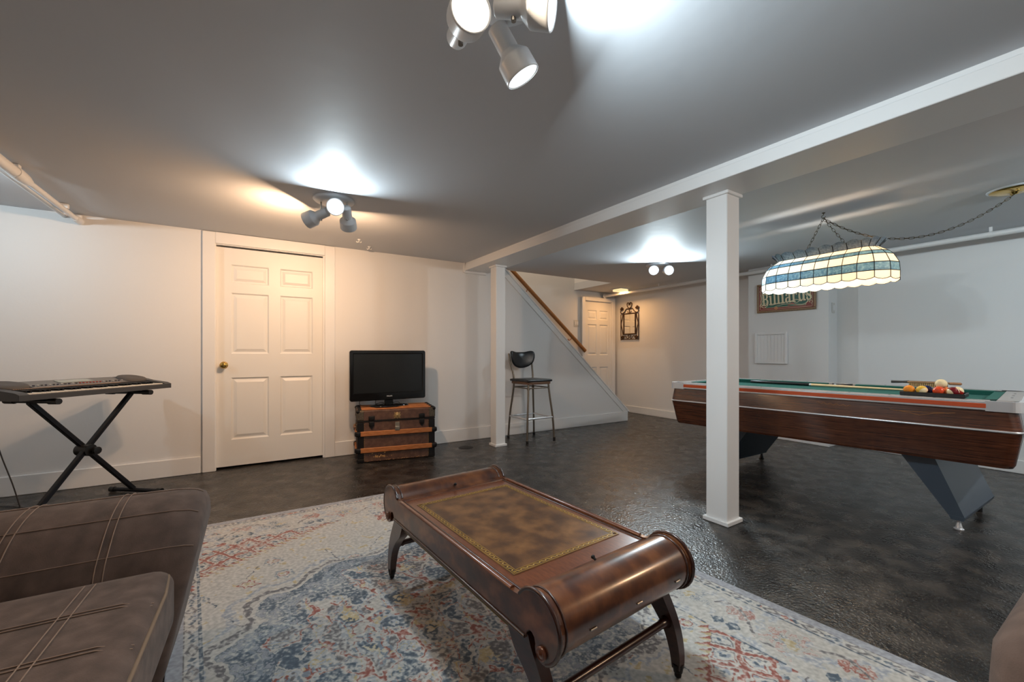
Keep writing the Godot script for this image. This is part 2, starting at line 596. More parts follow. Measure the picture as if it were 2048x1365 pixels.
func panel_door(called: String, x0: float, x1: float, z: float, hgt: float) -> MeshInstance3D:
	# six-panel slab facing +z; the frame is one mesh with six openings, each panel its own
	var w := x1 - x0
	var cols := [[0.125, 0.46], [0.565, 0.885]]
	var rows := [[0.12, 0.405], [0.515, 0.795], [0.84, 0.925]]
	var mb := MB.new()
	var c := Vector3((x0 + x1) * 0.5, 0.02 + (hgt - 0.02) * 0.5, z - 0.028)
	mb.box(c, Vector3(w, hgt - 0.02, 0.02))
	var xs := [0.0, cols[0][0], cols[0][1], cols[1][0], cols[1][1], 1.0]
	var ys := [0.0, rows[0][0], rows[0][1], rows[1][0], rows[1][1], rows[2][0], rows[2][1], 1.0]
	var fz0 := z - 0.018
	var fz1 := z - 0.004
	for i in [0, 2, 4]:
		mb.box(Vector3(x0 + w * (xs[i] + xs[i + 1]) * 0.5, c.y, (fz0 + fz1) * 0.5), Vector3(w * (xs[i + 1] - xs[i]), hgt - 0.02, fz1 - fz0))
	for i in [1, 3]:
		for j in [0, 2, 4, 6]:
			mb.box(Vector3(x0 + w * (xs[i] + xs[i + 1]) * 0.5, 0.02 + (hgt - 0.02) * (ys[j] + ys[j + 1]) * 0.5, (fz0 + fz1) * 0.5), Vector3(w * (xs[i + 1] - xs[i]), (hgt - 0.02) * (ys[j + 1] - ys[j]), fz1 - fz0))
	var d := struct(called, mb, M.door)
	for cc in cols:
		for rw in rows:
			var px0: float = x0 + w * cc[0]; var px1: float = x0 + w * cc[1]
			var py0: float = 0.02 + (hgt - 0.02) * rw[0]; var py1: float = 0.02 + (hgt - 0.02) * rw[1]
			var pm := MB.new()
			var rings := []
			for s in [[0.0, fz1 - 0.0005], [0.012, fz0 + 0.001], [0.02, fz0 + 0.001], [0.045, fz1 - 0.003]]:
				rings.append([Vector3(px0 + s[0], py0 + s[0], s[1]), Vector3(px1 - s[0], py0 + s[0], s[1]), Vector3(px1 - s[0], py1 - s[0], s[1]), Vector3(px0 + s[0], py1 - s[0], s[1])])
			pm.loft(rings, 0, false, true, false, false)
			var r = rings[3]
			pm.tri(r[0], r[2], r[1], -1)
			pm.tri(r[0], r[3], r[2], -1)
			pm.aim(Vector3(0, 0, 1))
			part("panel", pm, M.door, d)
	return d


func casing(called: String, x0: float, x1: float, z: float, top: float, cw: float, head: float) -> void:
	var mb := MB.new()
	# jamb
	mb.box(Vector3(x0 - 0.006, top * 0.5, z - 0.05), Vector3(0.012, top, 0.1))
	mb.box(Vector3(x1 + 0.006, top * 0.5, z - 0.05), Vector3(0.012, top, 0.1))
	mb.box(Vector3((x0 + x1) * 0.5, top + 0.006, z - 0.05), Vector3(x1 - x0 + 0.024, 0.012, 0.1))
	# stop
	mb.box(Vector3(x1 - 0.006, top * 0.5, z - 0.02), Vector3(0.012, top, 0.012))
	for q in [[x0 - cw, x0 - 0.004], [x1 + 0.004, x1 + cw]]:
		mb.cbox(Vector3((q[0] + q[1]) * 0.5, (top + head) * 0.5, z + 0.011), Vector3(q[1] - q[0], top + head, 0.022), 0.004)
	mb.cbox(Vector3((x0 + x1) * 0.5, top + 0.004 + head * 0.5, z + 0.012), Vector3(x1 - x0 + 0.008, head - 0.004, 0.022), 0.004)
	struct(called, mb, M.trim)


func build_doors() -> void:
	var d := panel_door("door_1", -0.283, 0.628, ZB - 0.03, 2.06)
	var kn := MB.new()
	var xf := Transform3D(along(Vector3(0, 0, 1)), Vector3(-0.225, 0.965, ZB - 0.034))
	kn.lathe([[0.033, 0.0], [0.033, 0.004], [0.028, 0.008], [0.013, 0.012], [0.011, 0.03], [0.016, 0.038], [0.026, 0.046], [0.028, 0.056], [0.024, 0.066], [0.012, 0.071], [0.001, 0.072]], 24, xf)
	part("door_knob", kn, M.brass, d, "polished brass door knob")
	casing("trim_4", -0.283, 0.628, ZB, 2.072, 0.1, 0.108)
	# back of the closet opening: door 2 by the mirror
	var d2 := panel_door("door_2", 5.03, 5.69, ZS + 0.03, 2.0)
	d2.set_meta("label", "white six-panel door beside the mirror wall")
	casing("trim_5", 5.03, 5.69, ZS + 0.045, 2.01, 0.075, 0.07)


# ------------------------------------------------------------------ lamps
func area_light(parent: Node3D, at: Vector3, dir: Vector3, size: float, col: Color, energy: float) -> void:
	var l := AreaLight3D.new()
	l.name = "lamp_light"
	l.area_size = Vector2(size, size)
	l.light_color = col
	l.light_energy = energy
	l.area_range = 30.0
	l.shadow_enabled = true
	var b := along(dir)
	# area lights shine along -Z
	l.transform = Transform3D(Basis(b.x, b.z, -b.y) if Basis(b.x, b.z, -b.y).determinant() > 0 else Basis(-b.x, b.z, -b.y), at)
	parent.add_child(l, true)


const HEAD_E := 1.0
const WARM := Color(1.0, 0.81, 0.63)
const COOL := Color(0.90, 0.97, 1.0)


func spot_fixture(label: String, at: Vector3, r: float, heads: Array) -> void:
	var t := thing("ceiling_spotlight", label, "ceiling light", at, 0.0, "white ceiling spotlights")
	var mb := MB.new()
	mb.lathe([[r, 0.0], [r, -0.008], [r * 0.93, -0.018], [r * 0.5, -0.026], [0.001, -0.028]], 36)
	part("canopy", mb, M.white_enamel, t)
	for hd in heads:
		var front: Vector3 = hd.at - at
		var dir: Vector3 = hd.dir.normalized()
		var back := front - dir * 0.175
		var xf := Transform3D(along(dir), back)
		# arm from the canopy to the head's pivot
		var piv := back + dir * 0.055
		var top := Vector3(piv.x, -0.02, piv.z)
		if Vector2(top.x, top.z).length() > r * 0.8:
			var k := r * 0.8 / Vector2(top.x, top.z).length()
			top = Vector3(top.x * k, -0.02, top.z * k)
		mb = MB.new()
		mb.tube([top, Vector3(top.x, lerpf(top.y, piv.y, 0.5), top.z), piv], 0.006, 8)
		mb.tube([piv - Vector3(0, 0.045, 0), piv + Vector3(0, 0.035, 0)], 0.008, 8)
		part("arm", mb, M.steel, t)
		mb = MB.new()
		mb.lathe([[0.001, 0.0], [0.028, 0.0], [0.0315, 0.002], [0.0325, 0.006], [0.0335, 0.076], [0.0335, 0.086], [0.0355, 0.0885], [0.0535, 0.109], [0.0562, 0.112], [0.0568, 0.118], [0.0588, 0.166], [0.059, 0.173], [0.058, 0.175], [0.0545, 0.174], [0.053, 0.15], [0.03, 0.12], [0.001, 0.118]], 28, xf)
		var h := part("shade", mb, M.white_enamel, t)
		mb = MB.new()
		mb.lathe([[0.0525, 0.156], [0.0545, 0.1705], [0.05, 0.1745], [0.03, 0.177], [0.001, 0.178]], 28, xf)
		var em := mat(Color(0.95, 0.95, 0.95), 0.4)
		em.emission_enabled = true
		em.emission = hd.col.lerp(Color.WHITE, 0.5)
		em.emission_energy_multiplier = 2.2
		part("bulb", mb, em, h)
		area_light(t, front + dir * 0.0045, dir, 0.072, hd.col, hd.e)


func build_ceiling_lights() -> void:
	spot_fixture("white spotlight cluster hanging from the ceiling above the coffee table", Vector3(0.65, CEIL, -1.09), 0.13, [
		{at = Vector3(0.513, 2.03, -1.036), dir = Vector3(-0.18, -0.22, 0.967), col = Color(1.0, 0.9, 0.78), e = 2.8},
		{at = Vector3(0.746, 2.09, -0.972), dir = Vector3(0.705, -0.22, 0.695), col = COOL, e = 2.4},
		{at = Vector3(0.767, 2.0, -1.16), dir = Vector3(0.501, -0.847, 0.146), col = COOL, e = 3.0}])
	spot_fixture("white three-headed spotlight on the ceiling before the six-panel door", Vector3(0.5, CEIL, -3.23), 0.14, [
		{at = Vector3(0.487, 2.09, -3.09), dir = Vector3(-0.1, -0.24, 1.0), col = COOL, e = 2.2},
		{at = Vector3(0.33, 2.03, -3.33), dir = Vector3(-0.75, -0.36, -0.6), col = WARM, e = 2.8},
		{at = Vector3(0.607, 2.01, -3.27), dir = Vector3(0.25, -0.62, -0.8), col = WARM, e = 2.8}])
	spot_fixture("white two-headed spotlight on the ceiling beyond the beam", Vector3(4.3, CEIL, -3.46), 0.14, [
		{at = Vector3(4.17, 2.09, -3.41), dir = Vector3(-0.72, -0.2, 0.68), col = COOL, e = 3.4},
		{at = Vector3(4.33, 2.09, -3.31), dir = Vector3(-0.55, -0.16, 0.83), col = COOL, e = 3.4}])
	spot_fixture("white spotlight on the ceiling above the keyboard side of the room", Vector3(-1.8, CEIL, -3.25), 0.14, [
		{at = Vector3(-1.75, 2.05, -3.45), dir = Vector3(0.35, -0.12, -0.9), col = COOL, e = 1.3},
		{at = Vector3(-1.9, 2.05, -3.1), dir = Vector3(0.1, -0.4, 0.9), col = WARM, e = 3.0}])
	spot_fixture("added unseen ceiling spotlight giving fill light from behind the loveseat", Vector3(3.6, CEIL, 0.9), 0.14, [  # fixture added out of view, to supply light from the near side
		{at = Vector3(3.5, 2.05, 0.8), dir = Vector3(-0.5, -0.6, -0.3), col = WARM, e = 3.0},
		{at = Vector3(3.75, 2.05, 0.8), dir = Vector3(0.6, -0.4, -0.6), col = COOL, e = 4.0}])
	# unseen lamp added to brighten the dark stairwell
	var sl := thing("added_stairwell_lamp", "added unseen round lamp brightening the stairwell", "ceiling light", Vector3(3.0, 4.15, -5.2))
	var sb := MB.new()
	sb.lathe([[0.12, 0.0], [0.12, -0.02], [0.1, -0.05], [0.05, -0.07], [0.001, -0.075]], 24)
	var se := mat(Color(0.95, 0.93, 0.88), 0.3)
	se.emission_enabled = true
	se.emission = Color(1.0, 0.93, 0.82)
	se.emission_energy_multiplier = 1.5
	part("glass_shade", sb, se, sl)
	area_light(sl, Vector3(0, -0.08, 0), Vector3(0.3, -1, 0), 0.15, Color(1.0, 0.9, 0.78), 4.0)
	# flush square lamp by the mirror
	var t := thing("flush_ceiling_lamp", "small square flush ceiling lamp glowing warm by the mirror", "ceiling light", Vector3(5.4, CEIL, -5.12))
	var mb := MB.new()
	mb.cbox(Vector3(0, -0.006, 0), Vector3(0.24, 0.012, 0.24), 0.003)
	part("base_plate", mb, M.white_enamel, t)
	mb = MB.new()
	mb.cbox(Vector3(0, -0.03, 0), Vector3(0.2, 0.036, 0.2), 0.015)
	var em := mat(Color(0.95, 0.92, 0.86), 0.3)
	em.emission_enabled = true
	em.emission = Color(1.0, 0.86, 0.62)
	em.emission_energy_multiplier = 1.6
	part("glass_shade", mb, em, t)
	area_light(t, Vector3(0, -0.05, 0), Vector3(0, -1, 0), 0.18, Color(1.0, 0.74, 0.46), 1.5)


func build_pipes() -> void:
	# pipe hung under the ceiling along the right side
	var t := thing("ceiling_pipe", "long white pipe hung under the ceiling along the mirror wall", "pipe", Vector3(5.5, 2.12, ZS + 0.06))
	var mb := MB.new()
	mb.tube([Vector3(0, 0, 0.0), Vector3(0, 0, ZN - ZS - 0.1)], 0.024, 14)
	part("pipe", mb, M.trim, t)
	mb = MB.new()
	mb.lathe([[0.024, 0.0], [0.045, 0.002], [0.045, 0.012], [0.03, 0.02]], 20, Transform3D(along(Vector3(0, 0, 1)), Vector3(0, 0, -0.005)), 3)
	part("flange", mb, M.trim, t)
	for z in [1.2, 2.9, 4.72, 6.6]:
		mb = MB.new()
		mb.box(Vector3(0, 0.045, z), Vector3(0.004, 0.05, 0.02))
		mb.lathe([[0.024, -0.01], [0.027, -0.01], [0.027, 0.01], [0.024, 0.01]], 16, Transform3D(along(Vector3(0, 0, 1)), Vector3(0, 0, z)), 3, false)
		part("hanger", mb, M.trim, t)
	# pipes at the upper left, running to the back wall
	t = thing("elbow_pipe", "white painted pipes with fittings under the ceiling above the keyboard", "pipe", Vector3(-1.17, 2.13, ZB))
	mb = MB.new()
	mb.tube([Vector3(0, 0, 0.05), Vector3(0, 0, 1.0)], 0.018, 12)
	part("pipe", mb, M.trim, t)
	mb = MB.new()
	mb.tube([Vector3(0, 0.0, 0.98), Vector3(0, 0.0, 3.2)], 0.03, 14)
	part("pipe", mb, M.trim, t)
	mb = MB.new()
	mb.tube([Vector3(0, 0, 0.0), Vector3(0, 0, 0.06), Vector3(0, 0, 0.11)], [0.026, 0.027, 0.022], 12)
	mb.tube([Vector3(-0.005, -0.005, 0.02), Vector3(0.0, 0.045, 0.03)], 0.02, 10)
	part("fitting", mb, M.trim, t)
	mb = MB.new()
	mb.tube([Vector3(0, 0, 0.9), Vector3(0, 0, 0.98), Vector3(0, 0, 1.06), Vector3(0, 0, 1.1)], [0.022, 0.034, 0.036, 0.034], 14)
	part("fitting", mb, M.trim, t)
	mb = MB.new()
	mb.tube([Vector3(-0.09, 0.03, 0.0), Vector3(-0.09, 0.03, 3.2)], 0.014, 10)
	part("pipe", mb, M.trim, t)
	for z in [0.3, 1.06]:
		mb = MB.new()
		mb.cbox(Vector3(-0.01, 0.035, z), Vector3(0.05, 0.035, 0.03), 0.004)
		part("strap", mb, M.trim, t)
	# two little hooks in the ceiling
	for q in [[Vector3(0.88, CEIL, -4.23), "small white three-armed ceiling hook, the one farther from the back wall"], [Vector3(1.03, CEIL, -4.46), "small white three-armed ceiling hook, the one closer to the back wall"]]:
		var hk := thing("ceiling_hook", q[1], "hook", q[0], 0.4, "small ceiling hooks")
		mb = MB.new()
		mb.lathe([[0.016, 0.0], [0.015, -0.006], [0.006, -0.01], [0.006, -0.03], [0.001, -0.032]], 12)
		part("stem", mb, M.trim, hk)
		for k in 3:
			mb = MB.new()
			var an := TAU * k / 3
			var d := Vector3(cos(an), 0, sin(an))
			mb.tube([Vector3(0, -0.022, 0), d * 0.018 + Vector3(0, -0.03, 0), d * 0.026 + Vector3(0, -0.02, 0)], 0.005, 6)
			part("prong", mb, M.trim, hk)


# ------------------------------------------------------------------ rug
func hash2(i: int, j: int, k: int) -> float:
	var h := (i * 73856093) ^ (j * 19349663) ^ (k * 83492791)
	h = (h ^ (h >> 13)) * 1274126177
	return float((h ^ (h >> 16)) & 0xffff) / 65535.0


func build_rug() -> void:
	# lies a little askew: the long sides lean 0.1 m per metre
	var skew := 0.1
	var ctr := Vector3(0.79, 0, -1.665)
	var hw := 1.022
	var hh := 1.53
	var W := 1000
	var H := 1460
	var n1 := FastNoiseLite.new(); n1.seed = 4; n1.frequency = 2.6; n1.fractal_octaves = 3
	var n2 := FastNoiseLite.new(); n2.seed = 9; n2.frequency = 42.0; n2.fractal_octaves = 2
	var n3 := FastNoiseLite.new(); n3.seed = 15; n3.frequency = 11.0; n3.fractal_octaves = 3
	var cream := Vector3(178, 175, 169)
	var pale := Vector3(150, 155, 163)
	var blue := Vector3(80, 93, 106)
	var dark := Vector3(108, 106, 108)
	var red := Vector3(142, 84, 74)
	var ochre := Vector3(176, 160, 124)
	var grey := Vector3(148, 150, 156)
	var steel := Vector3(126, 136, 146)
	var data := PackedByteArray()
	data.resize(W * H * 3)
	var o := 0
	for j in H:
		var zz := (float(j) + 0.5) / H * 2.0 * hh - hh
		for i in W:
			var xx := (float(i) + 0.5) / W * 2.0 * hw - hw
			var s1 := n2.get_noise_2d(xx, zz)            # fine wear
			var s2 := n1.get_noise_2d(xx, zz)            # broad wear
			var s3 := n3.get_noise_2d(xx, zz)
			# woven figures wander
			var px := xx + s3 * 0.018 + s1 * 0.004
			var pz := zz + s3 * 0.014 - s1 * 0.004
			var a := absf(px)
			var b := absf(pz)
			var ea := hw - absf(xx)
			var eb := hh - absf(zz)
			var e := minf(ea, eb)
			var al := b if ea < eb else a
			var wide := 0.36 if not (ea < eb and xx < 0.0) else 0.1
			var c := cream
			var k := 1.0
			var add := 0.0
			if e < 0.042:
				c = grey; k = 0.0
			elif e < 0.048:
				c = dark
			elif e < 0.088:
				var q := fposmod(al, 0.14) - 0.07
				var w := absf(e - 0.068)
				if absf(q) * 0.5 + w < 0.022 and absf(q) * 0.5 + w > 0.010: c = dark
				elif absf(absf(q) - 0.055) + w < 0.014: c = blue if s2 > -0.1 else red
				elif s3 > 0.25: c = pale
			elif e < 0.097:
				c = blue
			elif e < wide - 0.008:
				var q := fposmod(al + 0.05, 0.38) - 0.19
				var w := e - 0.225
				var rr := sqrt(q * q + w * w * 1.3) + 0.05 * s3
				var an := atan2(w, q)
				var lob := 0.085 + 0.02 * cos(an * 5.0)
				var odd := int(floorf((al + 0.05) / 0.38)) % 2 == 0
				if rr < 0.02: c = ochre
				elif rr < lob * 0.5: c = blue if s1 + s3 > 0.0 else cream
				elif rr < lob: c = (red if odd else blue) if s1 * 1.4 + s3 > 0.12 else cream
				elif absf(w - 0.07 * sin(al * TAU / 0.38)) < 0.008 and s2 > -0.2: c = dark
				elif absf(absf(q) - 0.17) * 0.8 + absf(w + 0.04) * 0.6 < 0.03: c = red if s1 > -0.2 else cream
				elif absf(absf(q) - 0.16) * 0.8 + absf(w - 0.07) * 0.7 < 0.022: c = blue
				elif s3 + 0.4 * s1 > 0.16: c = pale
				add = 0.05
			elif e < wide:
				c = blue if s2 > -0.15 else cream
			else:
				var cq := b - 1.317 + 0.545 * a + (0.26 if px > 0.0 else 0.0)
				var d := sqrt(a * a / (0.93 * 0.93) + b * b / (0.67 * 0.67))
				var th := atan2(b / 0.67, a / 0.93)
				d += 0.045 * cos(th * 14.0) + 0.10 * s2 + 0.05 * s3
				if cq > 0.0 and cq < 0.24:
					# rust lattice in the corners
					var u := fposmod((a * 0.7 + b) / 0.125, 1.0) - 0.5
					var v := fposmod((a * 1.2 - b * 0.72) / 0.125, 1.0) - 0.5
					var m := maxf(absf(u), absf(v))
					if m > 0.41: c = red
					elif m > 0.33: c = cream
					elif m > 0.27: c = red if s2 > 0.1 else dark
					elif m > 0.09: c = cream if s1 > -0.15 else pale
					else: c = blue
					add = -0.06
				elif cq > -0.05 and cq <= 0.0:
					var saw := fposmod((a - b) / 0.05, 1.0)
					if cq > -0.05 * absf(saw - 0.5) * 2.0: c = red if saw < 0.5 else ochre
				elif cq >= 0.24:
					if s3 > 0.1: c = pale
					elif absf(sin(a * 40.0) * sin(b * 34.0)) > 0.72: c = blue if s2 > 0.0 else red
					elif absf(fposmod(cq, 0.09) - 0.045) < 0.006: c = dark
				elif d < 1.0:
					if d > 0.965: c = dark
					elif d > 0.94: c = cream
					elif d > 0.76:
						c = blue if s3 + 0.9 * s1 > -0.25 else pale
						if absf(d - 0.84) < 0.02: c = steel
					else:
						# interlaced figures of the medallion, heavily rubbed
						var wx := a + 0.07 * s2 + 0.02 * s3
						var wz := b + 0.07 * s3
						var f := sin(wx * 15.0 + 2.0 * sin(wz * 8.0)) * cos(wz * 13.0 + 1.7 * sin(wx * 10.0))
						var f2 := sin(wx * 27.0 - wz * 8.0) * sin(wz * 22.0 + wx * 6.0)
						if absf(f) < 0.075 and s2 + s3 > -0.18: c = red
						elif absf(f + 0.02) < 0.15: c = cream
						elif f > 0.8 and s1 + s3 > -0.05: c = ochre
						elif f < -0.62: c = blue
						elif f2 > 0.45: c = blue
						elif f2 < -0.5: c = dark
						elif absf(f2) < 0.05: c = ochre if s3 > 0.0 else red
						elif s3 + 0.8 * s1 > 0.05: c = pale
						elif s3 + 0.8 * s1 > -0.2: c = cream
						else: c = steel
				else:
					# cream field with a few sprays and rosettes
					var gi := int(floorf(a / 0.17))
					var gj := int(floorf(b / 0.17))
					var ox := (gi + 0.3 + 0.4 * hash2(gi, gj, 1)) * 0.17
					var oz := (gj + 0.3 + 0.4 * hash2(gi, gj, 2)) * 0.17
					var rr := sqrt((a - ox) * (a - ox) + (b - oz) * (b - oz))
					var an := atan2(b - oz, a - ox)
					var kind := hash2(gi, gj, 5)
					var lob := 0.03 + 0.006 * cos(an * 7.0) + 0.022 * kind
					if rr < lob and kind < 0.62:
						if rr < 0.008: c = ochre
						elif rr > lob * 0.74: c = red if kind < 0.36 else steel
						elif rr < lob * 0.5 and rr > lob * 0.36: c = red if kind > 0.3 else ochre
					elif absf(sin(a * 11.0 + 1.3 * sin(b * 7.0)) - 0.6 * cos(b * 10.0)) < 0.035 and s2 > -0.05: c = dark if s3 > 0.0 else blue
					elif d < 1.07 and d > 1.04: c = pale
					elif s3 > 0.42: c = ochre
					add = 0.02
			# wear: pile rubbed back to cream, and a dyed speckle
			var wear := clampf(0.24 + add + 0.5 * s2 + 1.0 * s1, 0.0, 0.88) * k
			c = c.lerp(cream, wear)
			var sp := 1.0 + 0.13 * s1 + 0.04 * s3
			data[o] = clampi(int(c.x * sp), 0, 255)
			data[o + 1] = clampi(int(c.y * sp), 0, 255)
			data[o + 2] = clampi(int(c.z * sp), 0, 255)
			o += 3
	var im := Image.create_from_data(W, H, false, Image.FORMAT_RGB8, data)
	var m := mat(Color.WHITE, 0.97)
	m.albedo_texture = ImageTexture.create_from_image(im)
	m.rim_enabled = true
	m.rim = 0.2
	var t := thing("area_rug", "distressed cream, blue and rust patterned rug under the coffee table", "rug", ctr)
	var mb := MB.new()
	var y := 0.011
	var sx := skew * hh
	mb.tri(Vector3(-hw - sx, y, -hh), Vector3(hw - sx, y, -hh), Vector3(hw + sx, y, hh), -1, Vector2(0, 0), Vector2(1, 0), Vector2(1, 1))
	mb.tri(Vector3(-hw - sx, y, -hh), Vector3(hw + sx, y, hh), Vector3(-hw + sx, y, hh), -1, Vector2(0, 0), Vector2(1, 1), Vector2(0, 1))
	part("pile", mb, m, t)
	mb = MB.new()
	var bw := hw + 0.003
	var bh := hh + 0.003
	mb.prism(PackedVector2Array([Vector2(-bw - sx, -bh), Vector2(bw - sx, -bh), Vector2(bw + sx, bh), Vector2(-bw + sx, bh)]), 0.0, 0.0105, Transform3D(Basis(Vector3(1, 0, 0), Vector3(0, 0, 1), Vector3(0, -1, 0)), Vector3(0, 0.0105, 0)))
	part("backing", mb, mat(c8(140, 142, 148), 0.95), t)


# ------------------------------------------------------------------ sofas
func build_sofas() -> void:
	# left sofa: looks towards +x; its far arm and seat are in view
	var t := thing("suede_sofa", "brown suede sofa with tan double stitching beside the patterned rug", "sofa", Vector3(-0.785, 0, -0.8), -0.03)
	var fx := 0.60   # front of the arm, local x (world -0.15)
	# far arm: cross-section in y-z, swept along x, front end rounded
	var prof := []
	for q in [[-1.25, 0.05], [-1.27, 0.16], [-1.275, 0.30], [-1.27, 0.43], [-1.25, 0.52], [-1.21, 0.567], [-1.14, 0.584], [-1.05, 0.572], [-0.97, 0.54], [-0.90, 0.49], [-0.85, 0.44], [-0.825, 0.36], [-0.82, 0.20], [-0.82, 0.05]]:
		prof.append(Vector2(q[0], q[1]))
	var sm := smooth_line(prof, 3)
	var mid := Vector2(-1.05, 0.26)
	var rings := []
	for s in [[-0.55, 1.0], [0.0, 1.0], [0.3, 1.0], [0.45, 1.0], [0.53, 0.995], [0.575, 0.975], [0.60, 0.935], [0.61, 0.87], [0.61, 0.6], [0.61, 0.02]]:
		var ring := []
		for q in sm:
			var w: Vector2 = mid + (q - mid) * s[1]
			var lean := 0.10 * clampf((0.46 - w.y) / 0.46, 0.0, 1.0) * clampf((s[0] - 0.1) / 0.5, 0.0, 1.0)
			ring.append(Vector3(s[0] - lean, w.y, w.x))
		rings.append(ring)
	var mb := MB.new()
	mb.loft(rings, 1, true)
	var arm := part("arm", mb, M.suede, t)
	# stitches that run over the arm
	for x in [-0.28, -0.06, 0.16, 0.385]:
		for dx in [-0.010, 0.010]:
			mb = MB.new()
			var pts := []
			for q in sm.slice(6, sm.size() - 6):
				pts.append(Vector3(x + dx, q.y, q.x) + Vector3(0, (q - mid).normalized().y, (q - mid).normalized().x) * 0.0012)
			mb.tube(pts, 0.0017, 5)
			part("stitch", mb, M.stitch, arm)
	for id in [14, 18, 23, 28]:
		mb = MB.new()
		var pts := []
		for s in [[-0.5, 1.0], [0.3, 1.0], [0.45, 1.0], [0.53, 0.995], [0.575, 0.975], [0.598, 0.94]]:
			var w: Vector2 = mid + (sm[id] - mid) * s[1]
			var lean := 0.10 * clampf((0.46 - w.y) / 0.46, 0.0, 1.0) * clampf((s[0] - 0.1) / 0.5, 0.0, 1.0)
			pts.append(Vector3(s[0] - lean, w.y, w.x) + Vector3(0, 0.0014, 0))
		mb.tube(pts, 0.0014, 5)
		part("stitch", mb, M.stitch, arm)
	# base
	mb = MB.new()
	mb.cushion(Vector3(-0.06, 0.16, 0.35), Vector3(1.06, 0.24, 2.4), 0.04, 8)
	part("base", mb, M.suede, t)
	# seat cushion
	var sc := Vector3(0.04, 0.345, 0.13)
	var ss := Vector3(1.05, 0.19, 1.94)
	mb = MB.new()
	mb.cushion(sc, ss, 0.05, 36, 0.012)
	var seat := part("seat_cushion", mb, M.suede, t)
	for x in [-0.28, -0.06, 0.16, 0.385]:
		for dx in [-0.011, 0.011]:
			mb = MB.new()
			var pts := []
			for k in 25:
				pts.append(seat_top(sc, ss, x + dx, sc.z - ss.z * 0.5 + 0.05 + (ss.z - 0.1) * k / 24.0))
			mb.tube(pts, 0.0017, 5)
			part("stitch", mb, M.stitch, seat)
	for z in [-0.62, -0.44, -0.26, -0.08]:
		for dz in [-0.007, 0.007]:
			mb = MB.new()
			var pts := []
			for k in 17:
				pts.append(seat_top(sc, ss, sc.x - ss.x * 0.5 + 0.05 + (ss.x - 0.066) * k / 16.0, z + dz))
			mb.tube(pts, 0.0015, 5)
			part("stitch", mb, M.stitch, seat)
	mb = MB.new()
	mb.tube([Vector3(0.55, 0.42, -0.80), Vector3(0.56, 0.412, -0.7), Vector3(0.562, 0.407, 0.3), Vector3(0.562, 0.407, 1.0)], 0.005, 6)
	part("piping", mb, mat(c8(126, 104, 84), 0.9), seat)
	mb = MB.new()
	mb.cushion(Vector3(-0.62, 0.42, 0.05), Vector3(0.24, 0.8, 2.6), 0.1, 10)
	part("backrest", mb, M.suede, t)
	mb = MB.new()
	mb.cushion(Vector3(-0.05, 0.3, 1.22), Vector3(1.1, 0.5, 0.26), 0.1, 8)
	part("arm", mb, M.suede, t)
	for q in [Vector3(-0.5, 0.025, -1.15), Vector3(0.4, 0.025, -1.1), Vector3(-0.5, 0.025, 1.2), Vector3(0.35, 0.025, 1.2)]:
		mb = MB.new()
		mb.lathe([[0.02, -0.025], [0.028, 0.035]], 12, Transform3D(Basis.IDENTITY, q), 3)
		part("foot", mb, M.mahogany_dark, t)
	# loveseat at the right: only its rounded back corner shows
	t = thing("suede_loveseat", "brown suede loveseat whose rounded side stands on the bare black floor", "sofa", Vector3(1.60, 0, 0.455), 0.0)
	mb = MB.new()
	mb.cushion(Vector3(0.0, 0.305, -0.53), Vector3(0.92, 0.55, 0.26), 0.11, 12)
	part("arm", mb, M.suede, t)
	mb = MB.new()
	mb.cushion(Vector3(0.36, 0.44, 0.2), Vector3(0.26, 0.82, 1.7), 0.11, 12)
	part("backrest", mb, M.suede, t)
	mb = MB.new()
	mb.cushion(Vector3(-0.1, 0.34, 0.2), Vector3(0.76, 0.2, 1.2), 0.05, 12, 0.01)
	part("seat_cushion", mb, M.suede, t)
	mb = MB.new()
	mb.cushion(Vector3(-0.03, 0.16, 0.2), Vector3(0.84, 0.22, 1.6), 0.04, 8)
	part("base", mb, M.suede, t)
	mb = MB.new()
	mb.cushion(Vector3(0.0, 0.305, 0.93), Vector3(0.92, 0.55, 0.26), 0.11, 12)
	part("arm", mb, M.suede, t)
	for q in [Vector3(-0.36, 0.025, -0.5), Vector3(0.36, 0.025, -0.5), Vector3(-0.36, 0.025, 0.9), Vector3(0.36, 0.025, 0.9)]:
		mb = MB.new()
		mb.lathe([[0.02, -0.025], [0.028, 0.035]], 12, Transform3D(Basis.IDENTITY, q), 3)
		part("foot", mb, M.mahogany_dark, t)


func seat_top(c: Vector3, s: Vector3, x: float, z: float) -> Vector3:
	var o := Vector3(x - c.x, 0, z - c.z)
	var h := s * 0.5
	var r := 0.05
	var dx := maxf(absf(o.x) - (h.x - r), 0.0)
	var dz := maxf(absf(o.z) - (h.z - r), 0.0)
	var y := h.y - r + sqrt(maxf(r * r - dx * dx - dz * dz, 0.0))
	y += 0.012 * (1.0 - pow(o.x / h.x, 4)) * (1.0 - pow(o.z / h.z, 4)) * (y / h.y)
	return Vector3(x, c.y + y + 0.0018, z)


func smooth_line(pts: Array, n: int) -> Array:
	var out := []
	var m := pts.size()
	for i in m - 1:
		var p0 = pts[maxi(i - 1, 0)]
		var p1 = pts[i]
		var p2 = pts[i + 1]
		var p3 = pts[mini(i + 2, m - 1)]
		for k in n:
			out.append(p1.cubic_interpolate(p2, p0, p3, float(k) / n))
	out.append(pts[m - 1])
	return out


